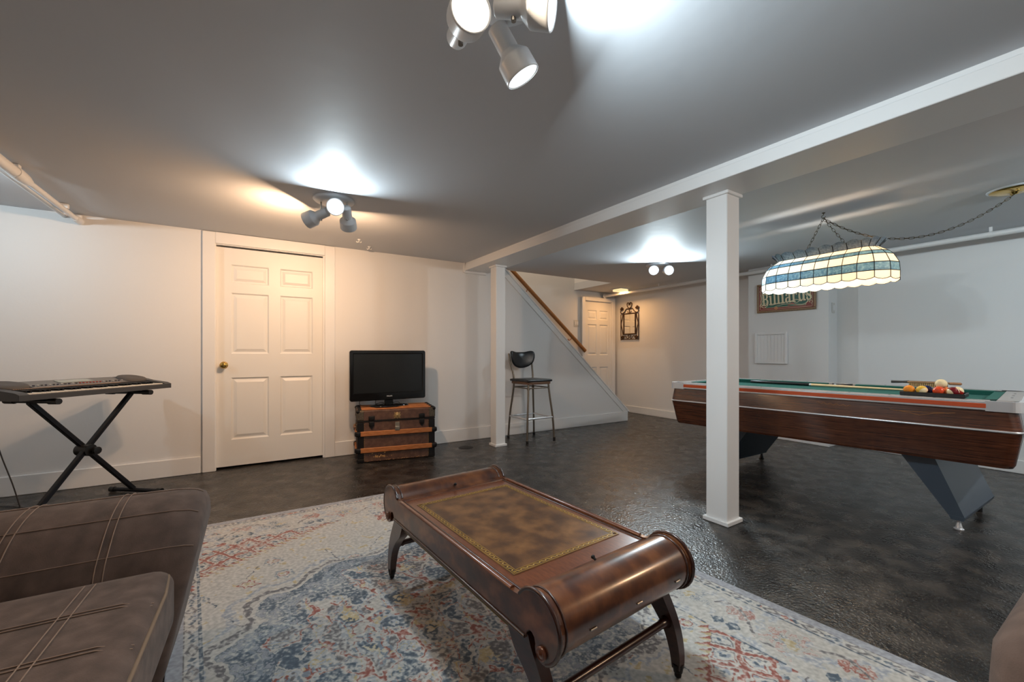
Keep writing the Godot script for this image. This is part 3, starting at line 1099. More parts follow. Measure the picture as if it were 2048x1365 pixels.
# ------------------------------------------------------------------ coffee table
func build_coffee_table() -> void:
	# local: x across (0.55), z along; flat top at 0.42
	var turn := 0.075
	var t := thing("coffee_table", "mahogany scroll-ended coffee table with gold-tooled leather top on the rug", "coffee table", Vector3(0.872, 0.011, -1.42), turn)
	var hx := 0.295
	var T := 0.41
	var hz := 0.43           # half length of the flat
	var R := 0.086           # scroll radius
	var cz := 0.524          # scroll centre
	var cy := 0.367
	# side panels with scrolled ends: outline in (z, y)
	var outline := PackedVector2Array()
	var up := []
	up.append(Vector2(hz - 0.02, T))
	up.append(Vector2(hz + 0.005, T + 0.002))
	for k in 15:
		var an := lerpf(PI * 0.81, -PI * 0.36, k / 14.0)
		up.append(Vector2(cz + R * cos(an), cy + R * sin(an)))
	for k in 7:
		var an := lerpf(-PI * 0.36, -PI * 1.1, k / 6.0)
		up.append(Vector2(cz + 0.026, cy - 0.055) + Vector2(cos(an), sin(an)) * 0.029)
	# notch
	for k in 6:
		var an := lerpf(0.0, PI, k / 5.0)
		up.append(Vector2(cz - 0.022 + 0.02 * cos(an), cy - 0.045 + 0.022 * sin(an)))
	up.append(Vector2(cz - 0.042, T - 0.095))
	for q in up: outline.append(q)
	for k in up.size(): 
		var q: Vector2 = up[up.size() - 1 - k]
		outline.append(Vector2(-q.x, q.y))
	var xf := Transform3D(Basis(Vector3(0, 0, 1), Vector3(0, 1, 0), Vector3(-1, 0, 0)), Vector3.ZERO)  # poly x -> z, poly y -> y, depth -> -x
	for s in [-1.0, 1.0]:
		var mb := MB.new()
		var xa: float = s * hx
		mb.prism(outline, -xa - 0.0 if s > 0 else -xa - 0.018, -xa + 0.018 if s > 0 else -xa, xf)
		var side := part("side_panel", mb, M.mahogany, t)
		# beads along the scroll rims and the lower edge
		for e in [-1.0, 1.0]:
			mb = MB.new()
			var pts := []
			for k in 17:
				var an := lerpf(PI * 0.81, -PI * 0.36, k / 16.0)
				pts.append(Vector3(s * (hx - 0.004), cy + (R + 0.002) * sin(an), e * (cz + (R + 0.002) * cos(an))))
			mb.tube(pts, 0.006, 8)
			part("bead", mb, M.mahogany_dark, side)
			mb = MB.new()
			mb.lathe([[0.017, 0.0], [0.018, 0.006], [0.014, 0.009], [0.012, 0.006], [0.009, 0.009], [0.001, 0.011]], 18, Transform3D(along(Vector3(s, 0, 0)), Vector3(s * hx, cy - 0.055, e * (cz + 0.026))))
			part("rosette", mb, M.mahogany_band, side)
		mb = MB.new()
		mb.tube([Vector3(s * (hx + 0.001), T - 0.093, -cz + 0.045), Vector3(s * (hx + 0.001), T - 0.093, cz - 0.045)], 0.005, 8)
		part("bead", mb, M.mahogany_dark, side)
	# rolls between the side panels
	for e in [-1.0, 1.0]:
		var rings := []
		for x in [-hx + 0.0185, hx - 0.0185]:
			var ring := []
			for q in [[0.0, -0.012], [0.0, -0.003], [0.015, 0.001]]:
				ring.append(Vector3(x, T + q[1], e * (hz + q[0])))
			for k in 25:
				var an := lerpf(PI * 0.81, -PI * 0.42, k / 24.0)
				ring.append(Vector3(x, cy + (R - 0.003) * sin(an), e * (cz + (R - 0.003) * cos(an))))
			for k in 8:
				var an := lerpf(-PI * 0.45, PI * 0.6, k / 7.0)
				ring.append(Vector3(x, cy + (R - 0.022) * sin(an), e * (cz + (R - 0.022) * cos(an))))
			ring.append(Vector3(x, T - 0.014, e * (hz + 0.04)))
			rings.append(ring)
		var mb := MB.new()
		mb.loft(rings, 1)
		var roll := part("scroll_end", mb, M.mahogany, t)
		for x in [-hx + 0.03, hx - 0.03]:
			mb = MB.new()
			var pts := []
			for k in 17:
				var an := lerpf(PI * 0.81, -PI * 0.38, k / 16.0)
				pts.append(Vector3(x, cy + (R - 0.002) * sin(an), e * (cz + (R - 0.002) * cos(an))))
			mb.tube(pts, 0.0035, 6)
			part("bead", mb, M.mahogany_dark, roll)
		for x in [-0.17, 0.02, 0.21]:
			mb = MB.new()
			mb.cbox(Vector3(x, cy - 0.012, e * (cz + R - 0.002)), Vector3(0.024, 0.005, 0.004), 0.001)
			part("hinge", mb, M.steel, roll)
	# flat top: frame of cross-banding, raised edge, leather and tooling
	var mb := MB.new()
	mb.box(Vector3(0, T - 0.02, 0), Vector3(hx * 2 - 0.037, 0.03, hz * 2 + 0.02))
	var top := part("top", mb, M.mahogany_band, t)
	for s in [-1.0, 1.0]:
		mb = MB.new()
		mb.tube([Vector3(s * (hx - 0.009), T - 0.001, -hz + 0.02), Vector3(s * (hx - 0.009), T - 0.001, hz - 0.02)], 0.009, 8)
		part("edge_moulding", mb, M.mahogany_band, top)
		mb = MB.new()
		mb.tube([Vector3(s * (hx - 0.028), T - 0.005, -hz), Vector3(s * (hx - 0.028), T - 0.005, hz)], 0.004, 6)
		part("edge_moulding", mb, M.mahogany_dark, top)
	var lx := hx - 0.055
	var lz := hz - 0.075
	mb = MB.new()
	mb.cbox(Vector3(0, T - 0.0045, 0), Vector3(lx * 2, 0.003, lz * 2), 0.001)
	var lea := part("leather_panel", mb, M.leather, top, "brown tooled leather inset")
	# gold tooling: a chain of small leaves between two lines
	mb = MB.new()
	var y := T - 0.0025
	for off in [0.004, 0.022]:
		for s in [-1.0, 1.0]:
			mb.box(Vector3(s * (lx - off), y, 0), Vector3(0.0016, 0.001, lz * 2 - off * 2))
			mb.box(Vector3(0, y, s * (lz - off)), Vector3(lx * 2 - off * 2, 0.001, 0.0016))
	var step := 0.0125
	for s in [-1.0, 1.0]:
		var n := int(lz * 2 / step)
		for k in n:
			var z := -lz + 0.013 + (lz * 2 - 0.026) * k / (n - 1)
			mb.box(Vector3(s * (lx - 0.013), y, z), Vector3(0.012, 0.0012, 0.0042), Basis(Vector3.UP, 0.7 if k % 2 == 0 else -0.7))
		n = int(lx * 2 / step)
		for k in n:
			var x := -lx + 0.013 + (lx * 2 - 0.026) * k / (n - 1)
			mb.box(Vector3(x, y, s * (lz - 0.013)), Vector3(0.012, 0.0012, 0.0042), Basis(Vector3.UP, 0.7 if k % 2 == 0 else -0.7))
	part("gold_tooling", mb, M.gold, lea, "gold-tooled border")
	# little knobs on the flat near each scroll
	for e in [-1.0, 1.0]:
		mb = MB.new()
		mb.lathe([[0.004, 0.0], [0.004, 0.006], [0.007, 0.01], [0.006, 0.015], [0.001, 0.017]], 12, Transform3D(along(Vector3(0, 0.5, -e)), Vector3(0.0, T + 0.014, e * (hz + 0.028))))
		part("knob", mb, M.iron, top)
	# sabre legs with casters
	for s in [-1.0, 1.0]:
		for e in [-1.0, 1.0]:
			var path := smooth_line([Vector2(cz - 0.085, T - 0.088), Vector2(cz - 0.065, T - 0.13), Vector2(cz - 0.018, T - 0.185), Vector2(cz + 0.022, T - 0.25), Vector2(cz + 0.042, T - 0.32), Vector2(cz + 0.046, 0.035)], 4)
			var wid := [0.095, 0.085, 0.062, 0.046, 0.036, 0.027]
			var rings := []
			for i in path.size():
				var f := float(i) / (path.size() - 1) * 5.0
				var w: float = lerpf(wid[int(minf(f, 4.0))], wid[int(minf(f, 4.0)) + 1], f - int(minf(f, 4.0)))
				var q: Vector2 = path[i]
				var d: Vector2 = (path[mini(i + 1, path.size() - 1)] - path[maxi(i - 1, 0)]).normalized()
				var nn := Vector2(-d.y, d.x)
				if i == 0: nn = Vector2(1, 0)
				var th := lerpf(0.021, 0.013, float(i) / path.size())
				var ring := []
				for c in [[-1, -1], [1, -1], [1, 1], [-1, 1]]:
					var r2: Vector2 = q + nn * w * 0.5 * c[0]
					ring.append(Vector3(s * (hx - 0.024) + th * c[1], minf(r2.y, T - 0.085), e * r2.x))
				rings.append(ring)
			mb = MB.new()
			mb.loft(rings, 2)
			var leg := part("leg", mb, M.mahogany_dark, t)
			mb = MB.new()
			var fp := Vector3(s * (hx - 0.024), 0.0, e * (cz + 0.046))
			mb.lathe([[0.0, 0.002], [0.009, 0.006], [0.012, 0.013], [0.009, 0.02], [0.004, 0.024]], 12, Transform3D(along(Vector3(1, 0, 0)), fp + Vector3(-0.013, 0.0125, 0)))
			mb.lathe([[0.006, 0.018], [0.014, 0.022], [0.017, 0.04], [0.018, 0.05]], 12, Transform3D(Basis.IDENTITY, fp))
			part("caster", mb, M.iron, leg)
			# brass ferrule rod end under the apron
			mb = MB.new()
			mb.lathe([[0.006, -0.004], [0.011, 0.0], [0.013, 0.008], [0.009, 0.014], [0.006, 0.02]], 12, Transform3D(along(Vector3(0, 0, -e)), Vector3(s * (hx - 0.024), T - 0.125, e * (cz - 0.1))))
			part("rod_collar", mb, M.mahogany_dark, leg)
	for s in [-1.0, 1.0]:
		mb = MB.new()
		mb.tube([Vector3(s * (hx - 0.024), T - 0.125, -cz + 0.1), Vector3(s * (hx - 0.024), T - 0.125, cz - 0.1)], 0.0065, 10)
		part("brass_rod", mb, M.gold_dull, t, "dull brass rod")
	for e in [-1.0, 1.0]:
		mb = MB.new()
		var zc: float = e * (cz + 0.012)
		var yc := T - 0.235
		var w := hx - 0.03
		mb.lathe([[0.012, -w], [0.02, -w + 0.012], [0.013, -w + 0.022], [0.016, -w + 0.03], [0.0125, -w + 0.04], [0.0135, 0.0], [0.0125, w - 0.04], [0.016, w - 0.03], [0.013, w - 0.022], [0.02, w - 0.012], [0.012, w]], 16, Transform3D(along(Vector3(1, 0, 0)), Vector3(0, yc, zc)))
		part("stretcher", mb, M.mahogany_dark, t)


# ------------------------------------------------------------------ pool table
const PT := Vector3(4.003, 0, -1.548)
const PTURN := 0.1047
const PW := 0.575        # half width at the rail
const PL := 1.043        # half length
const PH := 0.806


func round_rect(hx: float, hz: float, r: float, n := 5) -> Array:
	var out := []
	for q in [[1, 1, 0.0], [-1, 1, PI * 0.5], [-1, -1, PI], [1, -1, PI * 1.5]]:
		for k in n + 1:
			var an: float = q[2] + PI * 0.5 * k / n
			out.append(Vector2(q[0] * (hx - r) + r * cos(an), q[1] * (hz - r) + r * sin(an)))
	return out


func build_pool_table() -> void:
	var t := thing("pool_table", "wood-sided pool table with orange trim and green cloth on slanted pedestals", "pool table", PT, PTURN)
	var mb := MB.new()
	# cabinet: shallow belly at the silver trim
	var rings := []
	for q in [[0.43, -0.035], [0.445, -0.028], [0.64, 0.004], [0.752, -0.012]]:
		var ring := []
		for v in round_rect(PW + q[1], PL + q[1], 0.05): ring.append(Vector3(v.x, q[0], v.y))
		rings.append(ring)
	mb.loft(rings, 3)
	var cab := part("cabinet", mb, M.laminate, t)
	mb = MB.new()
	var ring := []
	for v in round_rect(PW + 0.006, PL + 0.006, 0.052): ring.append(Vector3(v.x, 0.64, v.y))
	mb.tube(ring, 0.0065, 8, true)
	part("side_trim", mb, M.chrome, cab, "thin silver trim strip")
	# corner seams
	for s in [-1.0, 1.0]:
		for e in [-1.0, 1.0]:
			mb = MB.new()
			mb.tube([Vector3(s * (PW - 0.085), 0.446, e * (PL - 0.028)), Vector3(s * (PW - 0.07), 0.638, e * (PL + 0.0035)), Vector3(s * (PW - 0.078), 0.75, e * (PL - 0.012))], 0.002, 5)
			part("corner_seam", mb, M.black, cab)
	# printed emblem: a thin winged bar and pen strokes
	mb = MB.new()
	for q in [[[0.50, 0.716], [0.585, 0.706], [0.64, 0.694]], [[0.64, 0.694], [0.70, 0.712], [0.79, 0.724]], [[0.53, 0.711], [0.76, 0.7195]]]:
		var pts := []
		for v in q: pts.append(Vector3(-PW - 0.0045 + (v[1] - 0.64) * 0.143, v[1], v[0]))
		mb.tube(pts, 0.0016, 5)
	var pen := []
	for k in 40:
		var f := k / 39.0
		var py := 0.722 + 0.007 * sin(f * 34.0) * (1.0 - 0.3 * f) - 0.006 * f
		pen.append(Vector3(-PW - 0.0045 + (py - 0.64) * 0.143, py, 0.10 + 0.2 * f))
	mb.tube(pen, 0.0013, 5)
	part("emblem", mb, mat(c8(168, 112, 62), 0.5, 0.3), cab)
	# rail band: chrome, orange, chrome between chromed corner castings
	for e in [-1.0, 1.0]:
		mb = MB.new()
		mb.cbox(Vector3(e * (PW - 0.004), 0.779, 0), Vector3(0.02, 0.05, PL * 2 - 0.26), 0.003)
		var band := part("rail_band", mb, M.chrome, t)
		mb = MB.new()
		mb.cbox(Vector3(e * (PW + 0.005), 0.779, 0), Vector3(0.006, 0.026, PL * 2 - 0.262), 0.002)
		part("orange_strip", mb, M.orange, band, "orange plastic strip")
		mb = MB.new()
		mb.cbox(Vector3(0, 0.779, e * (PL - 0.004)), Vector3(PW * 2 - 0.26, 0.05, 0.02), 0.003)
		band = part("rail_band", mb, M.chrome, t)
		mb = MB.new()
		mb.cbox(Vector3(0, 0.779, e * (PL + 0.005)), Vector3(PW * 2 - 0.262, 0.026, 0.006), 0.002)
		part("orange_strip", mb, M.orange, band, "orange plastic strip")
	for s in [-1.0, 1.0]:
		for e in [-1.0, 1.0]:
			# casting: an angle round the corner
			var poly := PackedVector2Array()
			for k in 9:
				var an := PI * 0.5 * k / 8
				poly.append(Vector2(PW - 0.045 + 0.052 * cos(an), PL - 0.045 + 0.052 * sin(an)))
			poly.append(Vector2(PW - 0.135, PL + 0.007))
			poly.append(Vector2(PW - 0.135, PL - 0.014))
			for k in 7:
				var an := PI * 0.5 * (6 - k) / 6
				poly.append(Vector2(PW - 0.047 + 0.034 * cos(an), PL - 0.047 + 0.034 * sin(an)))
			poly.append(Vector2(PW - 0.014, PL - 0.135))
			poly.append(Vector2(PW + 0.007, PL - 0.135))
			mb = MB.new()
			mb.prism(poly, -0.808, -0.75, Transform3D(Basis(Vector3(s, 0, 0), Vector3(0, 0, e), Vector3(0, -1, 0)), Vector3.ZERO))
			part("corner_casting", mb, M.chrome, t, "chromed corner casting")
	# rail tops, with sights, and cushions; pockets at corners and middles
	var rt := 0.1
	var segs := [[-1, -1], [-1, 1], [1, -1], [1, 1]]
	for q in segs:
		var s: float = q[0]
		var e: float = q[1]
		mb = MB.new()
		mb.cbox(Vector3(s * (PW - rt * 0.5 - 0.006), PH - 0.012, e * (PL - 0.12) * 0.5), Vector3(rt - 0.012, 0.024, PL - 0.12), 0.004)
		var rail := part("rail_top", mb, M.rail, t)
		mb = MB.new()
		var poly := PackedVector2Array([Vector2(PW - rt, PH - 0.02), Vector2(PW - rt, PH - 0.001), Vector2(PW - rt - 0.05, PH - 0.004), Vector2(PW - rt - 0.042, PH - 0.034)])
		mb.prism(poly, e * PL * 0.5 - PL * 0.5 + 0.1, e * PL * 0.5 + PL * 0.5 - 0.1, Transform3D(Basis(Vector3(s, 0, 0), Vector3(0, 1, 0), Vector3(0, 0, 1)), Vector3.ZERO))
		part("cushion", mb, M.felt, t, "green cloth cushion")
		for k in 3:
			mb = MB.new()
			mb.lathe([[0.006, 0.0], [0.006, 0.0015], [0.001, 0.002]], 10, Transform3D(Basis.IDENTITY, Vector3(s * (PW - 0.05), PH - 0.0005, e * PL * (0.27 + 0.2 * k))), 3)
			part("sight", mb, M.black, rail)
	for e in [-1.0, 1.0]:
		mb = MB.new()
		mb.cbox(Vector3(0, PH - 0.012, e * (PL - rt * 0.5 - 0.006)), Vector3(PW * 2 - 0.2, 0.024, rt - 0.012), 0.004)
		var rail := part("rail_top", mb, M.rail, t)
		mb = MB.new()
		var poly := PackedVector2Array([Vector2(PL - rt, PH - 0.02), Vector2(PL - rt, PH - 0.001), Vector2(PL - rt - 0.05, PH - 0.004), Vector2(PL - rt - 0.042, PH - 0.034)])
		mb.prism(poly, -PW + 0.19, PW - 0.19, Transform3D(Basis(Vector3(0, 0, e), Vector3(0, 1, 0), Vector3(1, 0, 0)), Vector3.ZERO))
		part("cushion", mb, M.felt, t, "green cloth cushion")
		for k in 3:
			mb = MB.new()
			mb.lathe([[0.006, 0.0], [0.006, 0.0015], [0.001, 0.002]], 10, Transform3D(Basis.IDENTITY, Vector3(0.2 * (k - 1), PH - 0.0005, e * (PL - 0.05))), 3)
			part("sight", mb, M.black, rail)
	for s in [-1.0, 1.0]:
		for e in [-1.0, 0.0, 1.0]:
			mb = MB.new()
			var c := Vector3(s * (PW - 0.085), PH, e * (PL - 0.085))
			if e == 0.0: c = Vector3(s * (PW - 0.098), PH - 0.001, 0)
			mb.lathe([[0.072, -0.055], [0.074, -0.002], [0.07, 0.0], [0.056, -0.001], [0.054, -0.04], [0.05, -0.052], [0.001, -0.056]], 20, Transform3D(Basis.IDENTITY, c))
			part("pocket", mb, M.black, t)
	mb = MB.new()
	mb.box(Vector3(0, PH - 0.045, 0), Vector3(PW * 2 - 0.12, 0.02, PL * 2 - 0.12))
	part("bed", mb, M.felt, t, "green cloth bed")
	# pedestals: slanted wedges, wide across the table, square to the room
	for e in [-1.0, 1.0]:
		var wc: Vector3 = Vector3(4.0, 0, -0.715) if e > 0 else Vector3(4.07, 0, -2.26)
		var lc := Basis(Vector3.UP, PTURN).inverse() * (wc - PT)
		var poly := PackedVector2Array([Vector2(-0.020, 0.07), Vector2(0.022, 0.07), Vector2(0.03, 0.085), Vector2(-0.112, 0.45), Vector2(-0.285, 0.45), Vector2(-0.04, 0.085)])
		mb = MB.new()
		var b := Basis(Vector3.UP, -PTURN)
		var f := Basis(b * Vector3(0, 0, e), Vector3.UP, b * Vector3(-e, 0, 0))
		mb.prism(poly, -0.37, 0.37, Transform3D(f, lc))
		var ped := part("pedestal", mb, M.pedestal, t, "slanted blue-grey metal pedestal")
		mb = MB.new()
		mb.prism(PackedVector2Array([Vector2(-0.028, 0.062), Vector2(0.026, 0.062), Vector2(0.033, 0.086), Vector2(-0.038, 0.086)]), -0.373, 0.373, Transform3D(f, lc))
		part("sole_plate", mb, M.pedestal, ped)
		for s in [-1.0, 1.0]:
			mb = MB.new()
			mb.lathe([[0.0, 0.0], [0.022, 0.0], [0.024, 0.006], [0.019, 0.01], [0.017, 0.012], [0.010, 0.044], [0.009, 0.064]], 16, Transform3D(Basis.IDENTITY, lc + b * Vector3(s * 0.34, 0, 0)), 3)
			if s * e < 0.0: part("foot", mb, M.chrome if e > 0.0 else M.black, ped, "small levelling foot")
			else:
				mb = MB.new()
				mb.lathe([[0.0, 0.0], [0.018, 0.0], [0.018, 0.064]], 14, Transform3D(Basis.IDENTITY, lc + b * Vector3(s * 0.2, 0, e * -0.012)), 3)
				part("foot", mb, M.black, ped, "recessed black glide")


func on_table(x: float, z: float, y := 0.0) -> Vector3:
	return PT + Basis(Vector3.UP, PTURN) * Vector3(x, 0, z) + Vector3(0, y, 0)


func build_pool_things() -> void:
	# cue lying along the near rail
	var bed := PH - 0.035
	var a := on_table(0.41, -0.74, bed + 0.0155)
	var e := on_table(0.33, 0.56, bed + 0.0155)
	var t := thing("pool_cue", "pool cue with black butt and pale shaft lying on the green bed", "cue", a)
	var d := e - a
	var xf := Transform3D(along(d), Vector3.ZERO)
	var L := d.length()
	var mb := MB.new()
	mb.lathe([[0.012, 0.0], [0.0145, 0.004], [0.0142, 0.22], [0.0135, 0.225]], 14, xf)
	part("butt", mb, mat(c8(46, 44, 46), 0.3), t)
	mb = MB.new()
	mb.lathe([[0.0135, 0.22], [0.0135, 0.52]], 14, xf)
	part("grip", mb, M.black, t)
	mb = MB.new()
	mb.lathe([[0.0125, 0.52], [0.0125, 0.535]], 14, xf)
	part("collar", mb, M.chrome, t)
	mb = MB.new()
	mb.lathe([[0.012, 0.535], [0.0065, L - 0.03]], 14, xf)
	part("shaft", mb, mat(c8(206, 182, 142), 0.35), t)
	mb = MB.new()
	mb.lathe([[0.0065, L - 0.03], [0.0062, L - 0.004], [0.004, L]], 12, xf)
	part("tip", mb, mat(c8(230, 226, 214), 0.4), t)
	# tray of balls
	var tc := on_table(-0.40, 0.68, PH + 0.0012)
	var tt := PTURN
	t = thing("ball_tray", "shallow black tray holding billiard balls on the pool table rail", "tray", tc, tt)
	mb = MB.new()
	mb.box(Vector3(0, 0.003, 0), Vector3(0.2, 0.006, 0.28))
	part("base", mb, M.black, t)
	for q in [[Vector3(-0.1, 0.012, 0), Vector3(0.008, 0.024, 0.288)], [Vector3(0.1, 0.012, 0), Vector3(0.008, 0.024, 0.288)], [Vector3(0, 0.012, -0.14), Vector3(0.192, 0.024, 0.008)], [Vector3(0, 0.012, 0.14), Vector3(0.192, 0.024, 0.008)]]:
		mb = MB.new()
		mb.cbox(q[0], q[1], 0.002)
		part("side", mb, M.black, t)
	var r := 0.0286
	var tb := Basis(Vector3.UP, tt)
	var ivory := c8(232, 214, 172)
	var balls := [
		[-0.06, -0.105, 0.0, c8(226, 136, 40), false, "orange billiard ball in the black tray"],
		[-0.06, -0.046, 0.0, c8(222, 178, 70), true, "yellow striped billiard ball in the black tray beside the orange ball"],
		[0.0, -0.03, 0.0, c8(30, 40, 90), false, "dark blue billiard ball in the black tray"],
		[-0.06, 0.03, 0.0, c8(206, 70, 36), false, "bright red billiard ball in the black tray"],
		[0.0, 0.045, 0.0, c8(224, 120, 54), true, "orange striped billiard ball under the cue ball"],
		[-0.06, 0.09, 0.0, c8(110, 22, 30), true, "maroon striped billiard ball in the black tray"],
		[0.0, 0.104, 0.0, c8(176, 48, 40), true, "red striped billiard ball in the black tray"],
		[-0.03, 0.037, 0.0445, ivory, false, "ivory cue ball resting on top of the other balls"]]
	for q in balls:
		var at: Vector3 = tc + tb * Vector3(q[0], 0.006 + r + q[2], q[1])
		var bt := thing("billiard_ball", q[5], "ball", at, 0.0, "billiard balls in the tray")
		mb = MB.new()
		var pr := []
		for k in 17:
			var an := -PI * 0.5 + PI * k / 16.0
			pr.append([maxf(r * cos(an), 0.0002), r * sin(an)])
		var tilt := Transform3D(along(Vector3(sin(q[1] * 90.0), 0.6, cos(q[1] * 70.0))), Vector3.ZERO)
		mb.lathe(pr, 24, tilt)
		var gl := mat(ivory if q[4] else q[3], 0.08)
		part("shell", mb, gl, bt)
		if q[4]:
			mb = MB.new()
			pr = []
			for k in 9:
				var an := -0.55 + 1.1 * k / 8.0
				pr.append([(r + 0.0002) * cos(an), (r + 0.0002) * sin(an)])
			mb.lathe(pr, 24, tilt, 1, false)
			part("stripe", mb, mat(q[3], 0.08), bt)
	# table brush on the far rail
	var bc := on_table(0.52, 0.52, PH)
	t = thing("table_brush", "wooden pool table brush with dark handle on the far rail", "brush", bc, PTURN)
	mb = MB.new()
	mb.cushion(Vector3(0, 0.036, 0.02), Vector3(0.05, 0.018, 0.24), 0.008, 6)
	part("back", mb, mat(c8(128, 98, 66), 0.5), t)
	mb = MB.new()
	for i in 20:
		for j in 4:
			mb.box(Vector3(-0.018 + 0.012 * j, 0.0145, -0.085 + 0.011 * i), Vector3(0.008, 0.029, 0.008))
	var br := part("bristles", mb, mat(c8(150, 126, 88), 0.95), t)
	br.set_meta("kind", "stuff")
	mb = MB.new()
	mb.tube([Vector3(0, 0.036, -0.09), Vector3(0, 0.034, -0.13), Vector3(0, 0.032, -0.2)], [0.012, 0.009, 0.011], 10)
	part("handle", mb, M.black, t)
	mb = MB.new()
	mb.cbox(Vector3(0, 0.034, 0.17), Vector3(0.04, 0.02, 0.07), 0.006)
	part("toe", mb, mat(c8(150, 104, 70), 0.4), t)


# ------------------------------------------------------------------ stained-glass lamp
func pill(hx: float, hz: float, n_side: int, n_end: int) -> Array:
	# points round a stadium, counter-clockwise from above, long axis z
	var out := []
	var s := hz - hx
	for k in n_side: out.append(Vector2(hx, lerpf(s, -s, float(k) / n_side)))
	for k in n_end: out.append(Vector2(hx * cos(-PI * k / n_end), -s + hx * sin(-PI * k / n_end)))
	for k in n_side: out.append(Vector2(-hx, lerpf(-s, s, float(k) / n_side)))
	for k in n_end: out.append(Vector2(-hx * cos(PI * k / n_end), s + hx * sin(PI * k / n_end)))
	return out


func build_billiard_lamp() -> void:
	var o := Vector3(3.84, 1.61, -1.49)
	var t := thing("billiard_lamp", "long blue and cream stained-glass lamp hanging over the pool table", "pendant lamp", o, 0.0)
	var opal := mat(c8(232, 226, 214), 0.35)
	opal.backlight_enabled = true
	opal.backlight = Color(1.0, 0.98, 0.94)
	var tx := noise_tex(61, 0.03, [[0.0, c8(120, 148, 164)], [0.4, c8(150, 174, 184)], [0.6, c8(178, 196, 198)], [1.0, c8(222, 228, 220)]], 256, 4)
	var blue := tri_tex(mat(Color.WHITE, 0.25), tx, Vector3(5, 5, 5))
	blue.backlight_enabled = true
	blue.backlight = Color(0.82, 0.9, 0.96)
	var slate := tri_tex(mat(Color.WHITE, 0.22), noise_tex(62, 0.04, [[0.0, c8(58, 72, 88)], [1.0, c8(128, 146, 160)]], 256, 4), Vector3(5, 5, 5))
	slate.backlight_enabled = true
	slate.backlight = Color(0.35, 0.4, 0.45)
	var lead := mat(c8(44, 46, 44), 0.45, 0.7)
	var hx := 0.185
	var hz := 0.455
	# [inset, height, glass of the row above]
	var lv := [[0.0, 0.0], [0.0, 0.048], [0.004, 0.108], [0.034, 0.172], [0.058, 0.2], [0.112, 0.24]]
	var kinds := [opal, blue, opal, blue, opal]
	var called := ["scallop_pane", "blue_pane", "cream_pane", "blue_pane", "cream_pane"]
	var ns := 6
	var ne := 6
	var rows := []
	for q in lv:
		var row := []
		for v in pill(hx - q[0], hz - q[0] * 1.05, ns, ne): row.append(Vector3(v.x, q[1], v.y))
		rows.append(row)
	var n: int = rows[0].size()
	for i in 5:
		for j in n:
			var k := (j + 1) % n
			var a: Vector3 = rows[i][j]; var b: Vector3 = rows[i][k]
			var c: Vector3 = rows[i + 1][k]; var d: Vector3 = rows[i + 1][j]
			var mid := (a + b + c + d) * 0.25
			var outw := Vector3(mid.x, 0, mid.z - clampf(mid.z, -hz + hx, hz - hx)) + Vector3(0, 0.03, 0)
			var mb := MB.new()
			if i == 0:
				var m := (a + b) * 0.5 - Vector3(0, 0.014, 0)
				var l1 := a.lerp(b, 0.2) - Vector3(0, 0.009, 0)
				var l2 := a.lerp(b, 0.8) - Vector3(0, 0.009, 0)
				mb.tri(d, a, l1, -1); mb.tri(d, l1, m, -1); mb.tri(d, m, c, -1); mb.tri(c, m, l2, -1); mb.tri(c, l2, b, -1)
			else:
				mb.tri(a, b, c, -1); mb.tri(a, c, d, -1)
			mb.aim(outw)
			# thickness: an inner face 3 mm behind
			var cnt := mb.g.size()
			var sh := outw.normalized() * -0.003
			for q in cnt:
				mb.tri(mb.p[q * 3] + sh, mb.p[q * 3 + 2] + sh, mb.p[q * 3 + 1] + sh, -1)
			part(called[i], mb, kinds[i], t)
	# crown of curled slate panes
	var crown := []
	var neck: Array = rows[5]
	for v in pill(hx - 0.078, hz - 0.078, ns, ne): crown.append(Vector3(v.x, 0.285, v.y))
	for j in n:
		var k := (j + 1) % n
		var mb := MB.new()
		var a: Vector3 = neck[j]; var b: Vector3 = neck[k]; var c: Vector3 = crown[k]; var d: Vector3 = crown[j]
		var mid := (a + b + c + d) * 0.25
		var outw := Vector3(mid.x, 0, mid.z - clampf(mid.z, -hz + hx, hz - hx)).normalized()
		var grid := []
		for q in 7:
			var f := q / 6.0
			var bow := sin(f * PI)
			grid.append([a.lerp(b, f), (a.lerp(b, f) + d.lerp(c, f)) * 0.5 - outw * 0.006, d.lerp(c, f) + Vector3(0, 0.014 * bow, 0) + outw * 0.012 * bow])
		for q in 6:
			for w in 2:
				mb.tri(grid[q][w], grid[q + 1][w], grid[q + 1][w + 1], 1)
				mb.tri(grid[q][w], grid[q + 1][w + 1], grid[q][w + 1], 1)
		mb.aim(outw)
		part("crown_pane", mb, slate, t)
	# lead lines
	var lm := MB.new()
	for i in range(1, 6):
		lm.tube(rows[i], 0.0028, 5, true)
	for j in n:
		var pts := []
		for i in 6: pts.append(rows[i][j])
		pts.append(crown[j])
		lm.tube(pts, 0.0026, 5)
		var k := (j + 1) % n
		var a: Vector3 = rows[0][j]; var b: Vector3 = rows[0][k]
		lm.tube([a, a.lerp(b, 0.2) - Vector3(0, 0.009, 0), (a + b) * 0.5 - Vector3(0, 0.014, 0), a.lerp(b, 0.8) - Vector3(0, 0.009, 0), b], 0.0024, 5)
	part("lead_came", lm, lead, t)
	# spine plate, sockets, bulbs
	var mb := MB.new()
	mb.cbox(Vector3(0, 0.236, 0), Vector3(0.1, 0.006, hz * 2 - 0.26), 0.002)
	part("spine_plate", mb, M.bronze, t)
